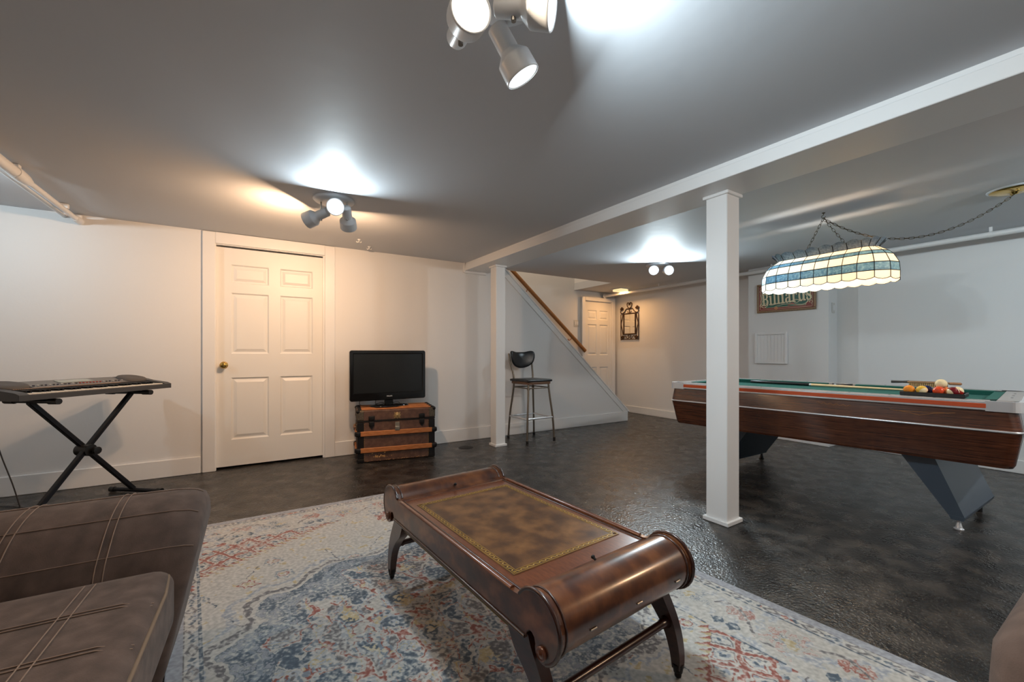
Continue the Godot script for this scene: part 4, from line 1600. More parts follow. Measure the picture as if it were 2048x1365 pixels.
	for q in [[-0.26, COOL, 0.36], [0.0, Color(1.0, 0.88, 0.74), 0.18], [0.26, Color(1.0, 0.82, 0.62), 0.3]]:
		mb = MB.new()
		mb.lathe([[0.018, 0.236], [0.018, 0.19], [0.014, 0.185]], 14, Transform3D(Basis.IDENTITY, Vector3(0, 0, q[0])), 3)
		var so := part("socket", mb, M.brass, t)
		mb = MB.new()
		mb.lathe([[0.012, 0.19], [0.014, 0.175], [0.026, 0.15], [0.03, 0.13], [0.026, 0.108], [0.014, 0.099], [0.001, 0.097]], 18, Transform3D(Basis.IDENTITY, Vector3(0, 0, q[0])))
		var em := mat(Color(0.95, 0.95, 0.93), 0.4)
		em.emission_enabled = true
		em.emission = q[1].lerp(Color.WHITE, 0.4)
		em.emission_energy_multiplier = 2.0
		part("bulb", mb, em, so)
		var l := OmniLight3D.new()
		l.name = "bulb_light"
		l.position = Vector3(0, 0.13, q[0])
		l.light_color = q[1]
		l.light_energy = q[2]
		l.light_size = 0.025
		l.omni_range = 20.0
		l.omni_attenuation = 2.0
		l.shadow_enabled = true
		t.add_child(l, true)
	# chains
	var hook := Vector3(-0.015, CEIL - 0.045 - o.y, 0.0)
	var lk := MB.new()
	var lp := []
	for k in 14:
		var an := TAU * k / 14
		lp.append(Vector3(0.0075 * cos(an), 0.0085 * signf(sin(an)) + 0.0085 * sin(an), 0))
	lk.tube(lp, 0.0017, 6, true)
	var link := lk.mesh()
	var bronze := mat(c8(74, 64, 46), 0.4, 0.8)
	var cable := MB.new()
	for z in [-0.15, 0.17]:
		var a := Vector3(0, 0.25, z)
		chain_line(t, [a, hook], link, bronze)
	mb = MB.new()
	mb.lathe([[0.012, CEIL - o.y], [0.011, CEIL - o.y - 0.004], [0.003, CEIL - o.y - 0.007], [0.002, CEIL - o.y - 0.02]], 12, Transform3D(Basis.IDENTITY, Vector3(hook.x, 0, hook.z)))
	var hp := []
	for k in 12:
		var an := PI * 0.5 + PI * 1.5 * k / 11.0
		hp.append(Vector3(hook.x, CEIL - o.y - 0.031 + 0.013 * sin(an), hook.z + 0.013 * cos(an)))
	mb.tube(hp, 0.0022, 6)
	part("swag_hook", mb, bronze, t)
	var can := Vector3(4.36, CEIL, -0.59) - o
	var pts := []
	for k in 41:
		var f := k / 40.0
		var q := hook.lerp(can + Vector3(0, -0.035, 0), f)
		q.y -= 4.0 * 0.225 * f * (1.0 - f)
		pts.append(q)
	chain_line(t, pts, link, bronze)
	mb = MB.new()
	mb.tube(pts, 0.0016, 5)
	part("cord", mb, mat(c8(58, 52, 40), 0.5), t)
	mb = MB.new()
	mb.lathe([[0.13, 0.0], [0.128, -0.005], [0.12, -0.009]], 36, Transform3D(Basis.IDENTITY, can), 3)
	part("ceiling_ring", mb, M.white_enamel, t)
	mb = MB.new()
	mb.lathe([[0.12, -0.006], [0.115, -0.012], [0.08, -0.018], [0.045, -0.022], [0.02, -0.024], [0.014, -0.035], [0.001, -0.037]], 36, Transform3D(Basis.IDENTITY, can))
	part("canopy", mb, M.brass, t, "round brass ceiling canopy")
	for s in [-1.0, 1.0]:
		mb = MB.new()
		mb.lathe([[0.009, 0.0], [0.009, -0.004], [0.005, -0.009], [0.001, -0.01]], 12, Transform3D(Basis.IDENTITY, can + Vector3(s * 0.05, -0.02, s * -0.02)))
		part("canopy_nut", mb, M.brass, t)


func chain_line(t: Node3D, pts: Array, link: Mesh, m: Material) -> void:
	var step := 0.027
	var carry := 0.5 * step
	var n := 0
	for i in pts.size() - 1:
		var a: Vector3 = pts[i]
		var b: Vector3 = pts[i + 1]
		var l := a.distance_to(b)
		while carry < l:
			var o := part("chain_link", link, m, t)
			var bs := along(b - a)
			if n % 2 == 1: bs = bs * Basis(Vector3.UP, PI * 0.5)
			o.transform = Transform3D(bs, a.lerp(b, carry / l))
			carry += step
			n += 1
		carry -= l


# ------------------------------------------------------------------ trunk and television
func build_trunk_and_television() -> void:
	var turn := -0.17
	var b := Basis(Vector3.UP, turn)
	var at := Vector3(0.868, 0, -4.235) + b * Vector3(0.375, 0, -0.19)
	var t := thing("steamer_trunk", "old brown steamer trunk with wooden slats and metal corners under the television", "trunk", at, turn)
	var w := 0.375
	var d := 0.19
	var mb := MB.new()
	mb.cbox(Vector3(0, 0.205, 0), Vector3(w * 2, 0.40, d * 2), 0.006)
	var body := part("body", mb, M.canvas, t)
	mb = MB.new()
	mb.cbox(Vector3(0, 0.46, 0), Vector3(w * 2 + 0.006, 0.105, d * 2 + 0.006), 0.01)
	var lid := part("lid", mb, M.canvas, t)
	mb = MB.new()
	mb.cbox(Vector3(0, 0.407, d + 0.002), Vector3(w * 2, 0.016, 0.01), 0.003)
	mb.cbox(Vector3(-w - 0.002, 0.407, 0), Vector3(0.01, 0.016, d * 2), 0.003)
	mb.cbox(Vector3(w + 0.002, 0.407, 0), Vector3(0.01, 0.016, d * 2), 0.003)
	part("valance", mb, M.iron, lid, "dark metal edge of the lid")
	# dark corner straps with brass nails
	for s in [-1.0, 1.0]:
		for e in [-1.0, 1.0]:
			mb = MB.new()
			mb.cbox(Vector3(s * (w - 0.028), 0.2, e * (d + 0.001)), Vector3(0.062, 0.39, 0.006), 0.001)
			mb.cbox(Vector3(s * (w + 0.001), 0.2, e * (d - 0.02)), Vector3(0.006, 0.39, 0.044), 0.001)
			var st := part("corner_strap", mb, M.iron, body, "dark iron corner strap")
			if e > 0:
				mb = MB.new()
				for k in 22:
					mb.lathe([[0.003, 0.0], [0.0025, 0.0015], [0.0005, 0.0022]], 6, Transform3D(along(Vector3(0, 0, 1)), Vector3(s * (w - 0.062), 0.03 + 0.0165 * k, d + 0.003)))
				part("nails", mb, M.gold, st).set_meta("kind", "stuff")
			# lid corner cap and ball corner
			mb = MB.new()
			mb.cbox(Vector3(s * (w - 0.028), 0.462, e * (d - 0.02)), Vector3(0.075, 0.104, 0.055), 0.012)
			part("corner_cap", mb, M.old_metal, lid, "worn metal corner cap")
			mb = MB.new()
			mb.lathe([[0.001, -0.02], [0.014, -0.014], [0.02, 0.0], [0.014, 0.014], [0.001, 0.02]], 14, Transform3D(Basis.IDENTITY, Vector3(s * (w - 0.004), 0.503, e * (d - 0.004))))
			part("corner_bumper", mb, M.iron, lid)
			mb = MB.new()
			mb.cbox(Vector3(s * (w - 0.03), 0.022, e * (d - 0.02)), Vector3(0.072, 0.042, 0.052), 0.01)
			part("corner_cap", mb, M.iron, body)
	# front, side and back slats with iron end clamps
	for y in [0.285, 0.122]:
		mb = MB.new()
		mb.cbox(Vector3(0, y, d + 0.01), Vector3(w * 2 - 0.05, 0.046, 0.02), 0.004)
		part("slat", mb, M.slat, body, "honey-coloured wooden slat")
		mb = MB.new()
		mb.cbox(Vector3(0, y, -d - 0.01), Vector3(w * 2 - 0.05, 0.046, 0.02), 0.004)
		part("slat", mb, M.slat, body, "honey-coloured wooden slat")
		for s in [-1.0, 1.0]:
			mb = MB.new()
			mb.cbox(Vector3(s * (w + 0.01), y, 0), Vector3(0.02, 0.04, d * 2 - 0.03), 0.004)
			part("slat", mb, M.slat, body, "honey-coloured wooden slat")
			for e in [-1.0, 1.0]:
				mb = MB.new()
				mb.cushion(Vector3(s * (w - 0.006), y, e * (d + 0.008)), Vector3(0.05, 0.05, 0.034), 0.014, 6)
				mb.cushion(Vector3(s * (w + 0.01), y, e * (d - 0.008)), Vector3(0.034, 0.046, 0.04), 0.012, 6)
				part("slat_clamp", mb, M.iron, body)
	# lid slats
	for z in [-0.16, -0.055, 0.055, 0.16]:
		mb = MB.new()
		mb.cbox(Vector3(0, 0.519, z), Vector3(w * 2 - 0.06, 0.014, 0.034), 0.004)
		part("slat", mb, M.slat, lid, "honey-coloured wooden slat")
		for s in [-1.0, 1.0]:
			mb = MB.new()
			mb.cushion(Vector3(s * (w - 0.02), 0.519, z), Vector3(0.035, 0.018, 0.05), 0.008, 6)
			part("slat_clamp", mb, M.iron, lid)
	# centre lock: star plate, ring and hasp
	var z0 := d + 0.0032
	mb = MB.new()
	var star := PackedVector2Array()
	for k in 16:
		var an := TAU * k / 16.0
		var r := 0.044 if k % 4 == 2 else (0.036 if k % 2 == 0 else 0.028)
		star.append(Vector2(r * cos(an), r * sin(an)))
	mb.prism(star, z0, z0 + 0.005, Transform3D(Basis.IDENTITY, Vector3(0.0, 0.452, 0)))
	mb.lathe([[0.026, 0.0], [0.026, 0.006], [0.02, 0.009], [0.016, 0.005], [0.012, 0.01], [0.001, 0.012]], 20, Transform3D(along(Vector3(0, 0, 1)), Vector3(0.0, 0.452, z0 + 0.003)))
	part("lock_plate", mb, mat(c8(168, 140, 96), 0.4, 0.6), lid, "aged brass lock plate")
	mb = MB.new()
	mb.cbox(Vector3(0.0, 0.35, z0 + 0.004), Vector3(0.044, 0.07, 0.01), 0.003)
	mb.cushion(Vector3(0.0, 0.322, z0 + 0.01), Vector3(0.05, 0.05, 0.018), 0.008, 6)
	part("hasp", mb, mat(c8(150, 142, 130), 0.4, 0.8), body)
	for s in [-1.0, 1.0]:
		mb = MB.new()
		mb.cushion(Vector3(s * 0.245, 0.435, z0 + 0.004), Vector3(0.06, 0.045, 0.02), 0.009, 6)
		part("clasp", mb, M.iron, lid)
		mb = MB.new()
		mb.cushion(Vector3(s * 0.245, 0.378, z0 + 0.004), Vector3(0.05, 0.05, 0.02), 0.009, 6)
		mb.prism(PackedVector2Array([Vector2(-0.02, 0.355), Vector2(0.0, 0.325), Vector2(0.02, 0.355)]), z0, z0 + 0.008, Transform3D(Basis.IDENTITY, Vector3(s * 0.245, 0, 0)))
		part("clasp", mb, M.iron, body)
	# worn scuffs: bare wood flakes along the lower edge
	var rng := RandomNumberGenerator.new()
	rng.seed = 77
	mb = MB.new()
	for k in 46:
		var x := rng.randf_range(-0.30, 0.30)
		var y := rng.randf_range(0.012, 0.02)
		if k < 22:
			x = -0.17 + rng.randfn(0.0, 0.055)
			y = 0.045 + absf(rng.randfn(0.0, 0.018))
		var poly := PackedVector2Array()
		var rx := rng.randf_range(0.003, 0.011)
		var ry := rng.randf_range(0.002, 0.008) if k < 22 else 0.002
		for q in 6:
			var an := TAU * q / 6.0
			poly.append(Vector2(x, y) + Vector2(rx * cos(an), ry * sin(an)) * rng.randf_range(0.6, 1.3))
		mb.prism(poly, d - 0.001, d + 0.0009)
	part("bare_scuffs", mb, M.bare_wood, body, "pale scuffs where the covering is worn off").set_meta("kind", "stuff")
	# leather handle on the left end
	mb = MB.new()
	mb.tube([Vector3(-w - 0.004, 0.34, 0.09), Vector3(-w - 0.022, 0.335, 0.07), Vector3(-w - 0.026, 0.328, 0.0), Vector3(-w - 0.022, 0.335, -0.07), Vector3(-w - 0.004, 0.34, -0.09)], 0.011, 8)
	part("handle", mb, mat(c8(120, 92, 72), 0.7), body)
	for z in [-0.09, 0.09]:
		mb = MB.new()
		mb.cushion(Vector3(-w - 0.005, 0.335, z), Vector3(0.014, 0.06, 0.035), 0.006, 5)
		part("handle_loop", mb, M.old_metal, body)

	# television
	var tv := thing("television", "black flat-screen television standing on the steamer trunk", "television", Vector3(1.215, 0.5265, -4.395), -0.01)
	mb = MB.new()
	var base := []
	for q in [[0.0, 1.0], [0.008, 1.0], [0.014, 0.94], [0.02, 0.6]]:
		var ring := []
		for k in 28:
			var an := TAU * k / 28
			ring.append(Vector3(0.2 * q[1] * cos(an), q[0], 0.02 + 0.1 * q[1] * sin(an)))
		base.append(ring)
	mb.loft(base, 1)
	part("stand_base", mb, M.black_gloss, tv)
	mb = MB.new()
	mb.cbox(Vector3(0, 0.05, 0.0), Vector3(0.09, 0.08, 0.03), 0.008)
	part("stand_neck", mb, M.black_gloss, tv)
	var y0 := 0.062
	var hgt := 0.515
	var hw := 0.392
	mb = MB.new()
	mb.cushion(Vector3(0, y0 + hgt * 0.5, -0.03), Vector3(hw * 2 - 0.1, hgt - 0.08, 0.08), 0.03, 8)
	part("rear_housing", mb, M.black, tv)
	# bezel as a frame round the screen
	var outer := []
	for v in round_rect(hw, hgt * 0.5, 0.022): outer.append(v)
	var rings := []
	for q in [[0.0, -0.02, 0], [0.0, 0.018, 0], [0.006, 0.026, 0], [0.03, 0.026, 1], [0.036, 0.019, 1], [0.036, -0.02, 1]]:
		var ring := []
		for v in (outer if q[2] == 0 else round_rect(hw - q[0], hgt * 0.5 - q[0], 0.006)):
			var p2: Vector2 = v
			if q[2] == 0: p2 = v * Vector2((hw - q[0]) / hw, (hgt * 0.5 - q[0]) / (hgt * 0.5))
			var yy := p2.y
			if q[2] == 1 and yy < 0.0: yy += 0.042
			ring.append(Vector3(p2.x, y0 + hgt * 0.5 + yy, q[1]))
		rings.append(ring)
	rings.append(rings[0])
	mb = MB.new()
	mb.loft(rings, 3, false)
	part("bezel", mb, M.black_gloss, tv, "glossy black bezel")
	mb = MB.new()
	mb.box(Vector3(0, y0 + hgt * 0.5 + 0.021, 0.004), Vector3(hw * 2 - 0.066, hgt - 0.07 - 0.036, 0.022))
	part("screen", mb, mat(c8(18, 20, 20), 0.22), tv, "dark switched-off screen")
	var txt := TextMesh.new()
	txt.text = "PHILIPS"
	var fnt := SystemFont.new()
	fnt.font_names = PackedStringArray(["Droid Sans"])
	fnt.font_weight = 700
	txt.font = fnt
	txt.font_size = 32
	txt.pixel_size = 0.00048
	txt.depth = 0.001
	var lt := part("lettering", txt, mat(c8(226, 228, 230), 0.3, 0.3), tv)
	lt.position = Vector3(0.0, y0 + 0.04, 0.0265)
	# leads behind the stand
	for q in [[-0.26, -0.06, 0.05], [-0.1, 0.1, -0.02]]:
		mb = MB.new()
		mb.tube(smooth_line([Vector3(q[0], 0.1, -0.05), Vector3(q[0] - 0.02, 0.02, -0.06), Vector3((q[0] + q[1]) * 0.5, 0.012, -0.05 + q[2] * 0.4), Vector3(q[1], 0.03, -0.06), Vector3(q[1] + 0.04, 0.006, -0.075)], 6), 0.003, 6)
		part("lead", mb, M.black, tv)


# ------------------------------------------------------------------ stool
func build_stool() -> void:
	var t := thing("bar_stool", "steel-framed bar stool with black padded back before the stair wall", "stool", Vector3(2.955, 0, -4.295), 0.06)
	var mb := MB.new()
	var feet := [[-0.19, -0.19], [0.19, -0.19], [0.195, 0.19], [-0.195, 0.19]]
	for q in feet:
		mb = MB.new()
		var x: float = q[0]; var z: float = q[1]
		var path := [Vector3(x * 1.08, 0.012, z * 1.05), Vector3(x * 1.0, 0.3, z * 0.98), Vector3(x * 0.86, 0.55, z * 0.86), Vector3(x * 0.8, 0.7, z * 0.8)]
		if z < 0.0:
			path.append(Vector3(x * 0.82, 0.82, z * 0.86))
			path.append(Vector3(x * 0.9, 0.95, z * 1.06))
			path.append(Vector3(x * 0.94, 1.07, z * 1.2))
		mb.tube(smooth_line(path, 4), 0.0125, 10)
		var leg := part("leg", mb, M.stool_steel, t)
		mb = MB.new()
		mb.lathe([[0.016, 0.0], [0.0165, 0.03], [0.014, 0.034]], 12, Transform3D(Basis.IDENTITY, Vector3(x * 1.08, 0, z * 1.05)), 3)
		part("foot_cap", mb, M.black, leg)
	# foot ring: four flat bars
	var y := 0.285
	for k in 4:
		var a := Vector3(feet[k][0] * 1.0, y, feet[k][1] * 0.985)
		var b := Vector3(feet[(k + 1) % 4][0] * 1.0, y, feet[(k + 1) % 4][1] * 0.985)
		mb = MB.new()
		mb.tube([a, b], 0.011, 8)
		part("footrest_bar", mb, M.chrome, t)
	for k in 4:
		var a := Vector3(feet[k][0] * 0.84, 0.62, feet[k][1] * 0.84)
		var b := Vector3(feet[(k + 1) % 4][0] * 0.84, 0.62, feet[(k + 1) % 4][1] * 0.84)
		mb = MB.new()
		mb.tube([a, a.lerp(b, 0.08) + Vector3(0, 0.03, 0), a.lerp(b, 0.92) + Vector3(0, 0.03, 0), b], 0.008, 8)
		part("brace", mb, M.stool_steel, t)
	mb = MB.new()
	var rings := []
	for q in [[0.695, 0.97], [0.70, 1.0], [0.722, 1.0], [0.727, 0.98]]:
		var ring := []
		for v in round_rect(0.19 * q[1], 0.19 * q[1], 0.06): ring.append(Vector3(v.x, q[0], v.y))
		rings.append(ring)
	mb.loft(rings, 3)
	part("seat_rim", mb, M.stool_wood, t, "brown wooden seat rim")
	mb = MB.new()
	mb.cushion(Vector3(0, 0.739, 0), Vector3(0.385, 0.03, 0.385), 0.014, 12, 0.006)
	part("seat", mb, M.vinyl, t)
	# curved back pad: kidney outline bent round the sitter
	mb = MB.new()
	var outl := []
	var half := [Vector2(0.0, 0.078), Vector2(0.07, 0.08), Vector2(0.14, 0.094), Vector2(0.178, 0.088), Vector2(0.19, 0.055), Vector2(0.184, 0.0), Vector2(0.158, -0.062), Vector2(0.105, -0.105), Vector2(0.045, -0.124), Vector2(0.0, -0.127)]
	var hs := smooth_line(half, 3)
	for q in hs: outl.append(q)
	for k in range(hs.size() - 2, 0, -1): outl.append(Vector2(-hs[k].x, hs[k].y))
	var lay := []
	for q in [[-0.019, 0.9], [-0.016, 0.97], [0.0, 1.0], [0.014, 0.97], [0.02, 0.85], [0.026, 0.5], [0.028, 0.05]]:
		var ring := []
		for v in outl:
			var p2: Vector2 = v * q[1]
			var bend := p2.x * p2.x * 1.9
			ring.append(Vector3(p2.x, 1.01 + p2.y, -0.225 + bend + q[0] - (p2.y) * 0.18))
		lay.append(ring)
	mb.loft(lay, 1)
	part("backrest", mb, M.vinyl, t)
	# label hanging under the seat
	mb = MB.new()
	mb.cbox(Vector3(0.06, 0.62, -0.14), Vector3(0.02, 0.06, 0.004), 0.001)
	part("glide_tab", mb, M.stool_steel, t)


# ------------------------------------------------------------------ keyboard
func build_keyboard() -> void:
	var turn := deg_to_rad(53.0)
	var at := Vector3(-0.976, 0, -3.987)
	var ks := thing("keyboard_stand", "black metal X-shaped stand carrying the electronic keyboard", "stand", at, turn)
	var mb: MB
	var top := 0.775
	for q in [[0.33, -0.36, 0.02], [-0.33, 0.36, -0.02]]:
		mb = MB.new()
		var a := Vector3(q[0] * 0.9, top, q[2])
		var b := Vector3(q[1] * 0.98, 0.03, q[2])
		mb.cbox((a + b) * 0.5, Vector3(0.03, a.distance_to(b), 0.03), 0.004, Basis(Vector3.BACK, atan2(-(a - b).x, (a - b).y)))
		part("strut", mb, M.black_metal, ks)
		mb = MB.new()
		mb.tube([Vector3(q[1] * 0.98, 0.02, -0.19), Vector3(q[1] * 0.98, 0.02, 0.19)], 0.016, 10)
		var fb := part("foot_bar", mb, M.black_metal, ks)
		for s in [-1.0, 1.0]:
			mb = MB.new()
			mb.tube([Vector3(q[1] * 0.98, 0.02, s * 0.18), Vector3(q[1] * 0.98, 0.02, s * 0.215)], 0.02, 10)
			part("end_cap", mb, M.black, fb)
		mb = MB.new()
		mb.tube([Vector3(q[0] * 0.9, top + 0.006, -0.17), Vector3(q[0] * 0.9, top + 0.006, 0.17)], 0.014, 10)
		var sb := part("support_bar", mb, M.black_metal, ks)
		for s in [-1.0, 1.0]:
			mb = MB.new()
			mb.tube([Vector3(q[0] * 0.9, top + 0.006, s * 0.12), Vector3(q[0] * 0.9, top + 0.006, s * 0.185)], 0.019, 10)
			part("end_cap", mb, M.black, sb)
	mb = MB.new()
	mb.lathe([[0.04, -0.045], [0.04, 0.045]], 18, Transform3D(along(Vector3(0, 0, 1)), Vector3(0.0, 0.41, 0)), 3)
	part("pivot_disc", mb, M.black, ks)
	mb = MB.new()
	mb.lathe([[0.012, 0.04], [0.012, 0.06], [0.026, 0.062], [0.026, 0.078], [0.001, 0.08]], 10, Transform3D(along(Vector3(0, 0, 1)), Vector3(0.015, 0.405, 0)), 3)
	part("knob", mb, M.black, ks)

	var y0 := top + 0.026
	var k := thing("electronic_keyboard", "dark grey electronic piano keyboard with oval speakers on the X stand", "keyboard", Vector3(at.x, y0, at.z), turn)
	var hw := 0.48
	var grey := mat(c8(58, 58, 60), 0.5)
	var panel := mat(c8(104, 102, 100), 0.45)
	# cross-section in (z, y): front lip, key bed, panel rising to the back
	var poly := PackedVector2Array([Vector2(0.17, 0.0), Vector2(0.17, 0.03), Vector2(0.165, 0.034), Vector2(0.15, 0.034), Vector2(0.15, 0.022), Vector2(0.035, 0.03), Vector2(0.035, 0.052), Vector2(-0.15, 0.094), Vector2(-0.168, 0.086), Vector2(-0.17, 0.02), Vector2(-0.15, 0.0)])
	var xf := Transform3D(Basis(Vector3(0, 0, 1), Vector3(0, 1, 0), Vector3(-1, 0, 0)), Vector3.ZERO)
	mb = MB.new()
	mb.prism(poly, -hw + 0.05, hw - 0.05, xf)
	part("case", mb, grey, k)
	var endp := PackedVector2Array([Vector2(0.17, 0.0), Vector2(0.17, 0.034), Vector2(0.14, 0.046), Vector2(0.02, 0.062), Vector2(-0.15, 0.098), Vector2(-0.17, 0.088), Vector2(-0.172, 0.02), Vector2(-0.15, 0.0)])
	for s in [-1.0, 1.0]:
		mb = MB.new()
		mb.prism(endp, s * (hw - 0.025) - 0.025, s * (hw - 0.025) + 0.025, xf)
		part("end_cheek", mb, grey, k)
	# control panel plate, display, buttons
	var sl := atan2(0.042, 0.185)
	var pb := Basis(Vector3.RIGHT, sl)
	var pc := Vector3(0, 0.074, -0.058)
	mb = MB.new()
	mb.cbox(pc + pb * Vector3(0, 0.001, -0.012), Vector3(0.58, 0.003, 0.15), 0.001, pb)
	part("control_panel", mb, panel, k)
	mb = MB.new()
	mb.cbox(pc + pb * Vector3(0.0, 0.0045, -0.03), Vector3(0.2, 0.005, 0.06), 0.002, pb)
	part("display", mb, mat(c8(150, 158, 152), 0.2), k, "small grey display")
	mb = MB.new()
	mb.cbox(pc + pb * Vector3(0, 0.002, 0.077), Vector3(0.84, 0.003, 0.022), 0.001, pb)
	part("print_strip", mb, mat(c8(40, 34, 32), 0.5), k)
	mb = MB.new()
	for i in 60:
		mb.cbox(pc + pb * Vector3(-0.4 + 0.0105 * i, 0.004, 0.077), Vector3(0.005, 0.001, 0.014), 0.0002, pb)
	part("printed_ticks", mb, mat(c8(176, 140, 112), 0.6), k).set_meta("kind", "stuff")
	var cols := [c8(150, 60, 52), c8(52, 52, 74), c8(170, 170, 170), c8(70, 70, 74)]
	for i in 26:
		mb = MB.new()
		var bx := -0.27 + 0.0216 * i
		mb.cbox(pc + pb * Vector3(bx, 0.006, 0.03), Vector3(0.012, 0.007, 0.008), 0.002, pb)
		part("button", mb, mat(cols[0] if i > 11 and i < 19 else cols[1 + i % 3], 0.4), k)
	# speakers
	for s in [-1.0, 1.0]:
		mb = MB.new()
		var rings := []
		for q in [[0.0, 1.0], [0.014, 1.0], [0.022, 0.93], [0.026, 0.75], [0.026, 0.4], [0.025, 0.02]]:
			var ring := []
			for j in 28:
				var an := TAU * j / 28
				ring.append(Vector3(s * 0.375, 0.068, -0.065) + pb * Vector3(0.095 * q[1] * cos(an), q[0], 0.085 * q[1] * sin(an)))
			rings.append(ring)
		mb.loft(rings, 1)
		part("speaker", mb, mat(c8(74, 70, 68), 0.6), k, "oval dark grey speaker grille")
	# keys
	var wn := 36
	var kw := (hw * 2 - 0.104) / wn
	var white := mat(c8(222, 218, 208), 0.25)
	var wm := MB.new()
	wm.cbox(Vector3(0, 0.0, 0), Vector3(kw - 0.0012, 0.012, 0.118), 0.001)
	var wmesh := wm.mesh()
	var bm := MB.new()
	bm.cbox(Vector3(0, 0.0, 0), Vector3(kw * 0.5, 0.014, 0.075), 0.002)
	var bmesh := bm.mesh()
	for i in wn:
		var o := part("white_key", wmesh, white, k)
		o.position = Vector3(-hw + 0.052 + kw * (i + 0.5), 0.034, 0.09)
		if [0, 1, 3, 4, 5].has(i % 7) and i < wn - 1:
			var bk := part("black_key", bmesh, M.black_gloss, k)
			bk.position = Vector3(-hw + 0.052 + kw * (i + 1.0), 0.046, 0.072)
	# mains lead down to the floor behind the stand
	var b := Basis(Vector3.UP, turn)
	var p0 := at + b * Vector3(-0.34, 0, -0.2)
	var cord := thing("power_cord", "thin dark cord hanging from the keyboard to the floor", "cord", Vector3(p0.x, 0, p0.z))
	mb = MB.new()
	mb.tube(smooth_line([Vector3(0, y0 + 0.03, 0), Vector3(0.0, 0.7, 0.0), Vector3(0.01, 0.5, -0.02), Vector3(0.06, 0.25, -0.05), Vector3(0.09, 0.06, -0.08), Vector3(0.1, 0.006, -0.12), Vector3(0.0, 0.005, -0.4), Vector3(-0.25, 0.005, -0.6)], 6), 0.0035, 7)
	part("cable", mb, mat(c8(60, 58, 58), 0.5), cord)
	mb = MB.new()
	mb.cbox(Vector3(-0.27, 0.012, -0.615), Vector3(0.03, 0.022, 0.04), 0.004)
	part("plug", mb, M.black, cord)


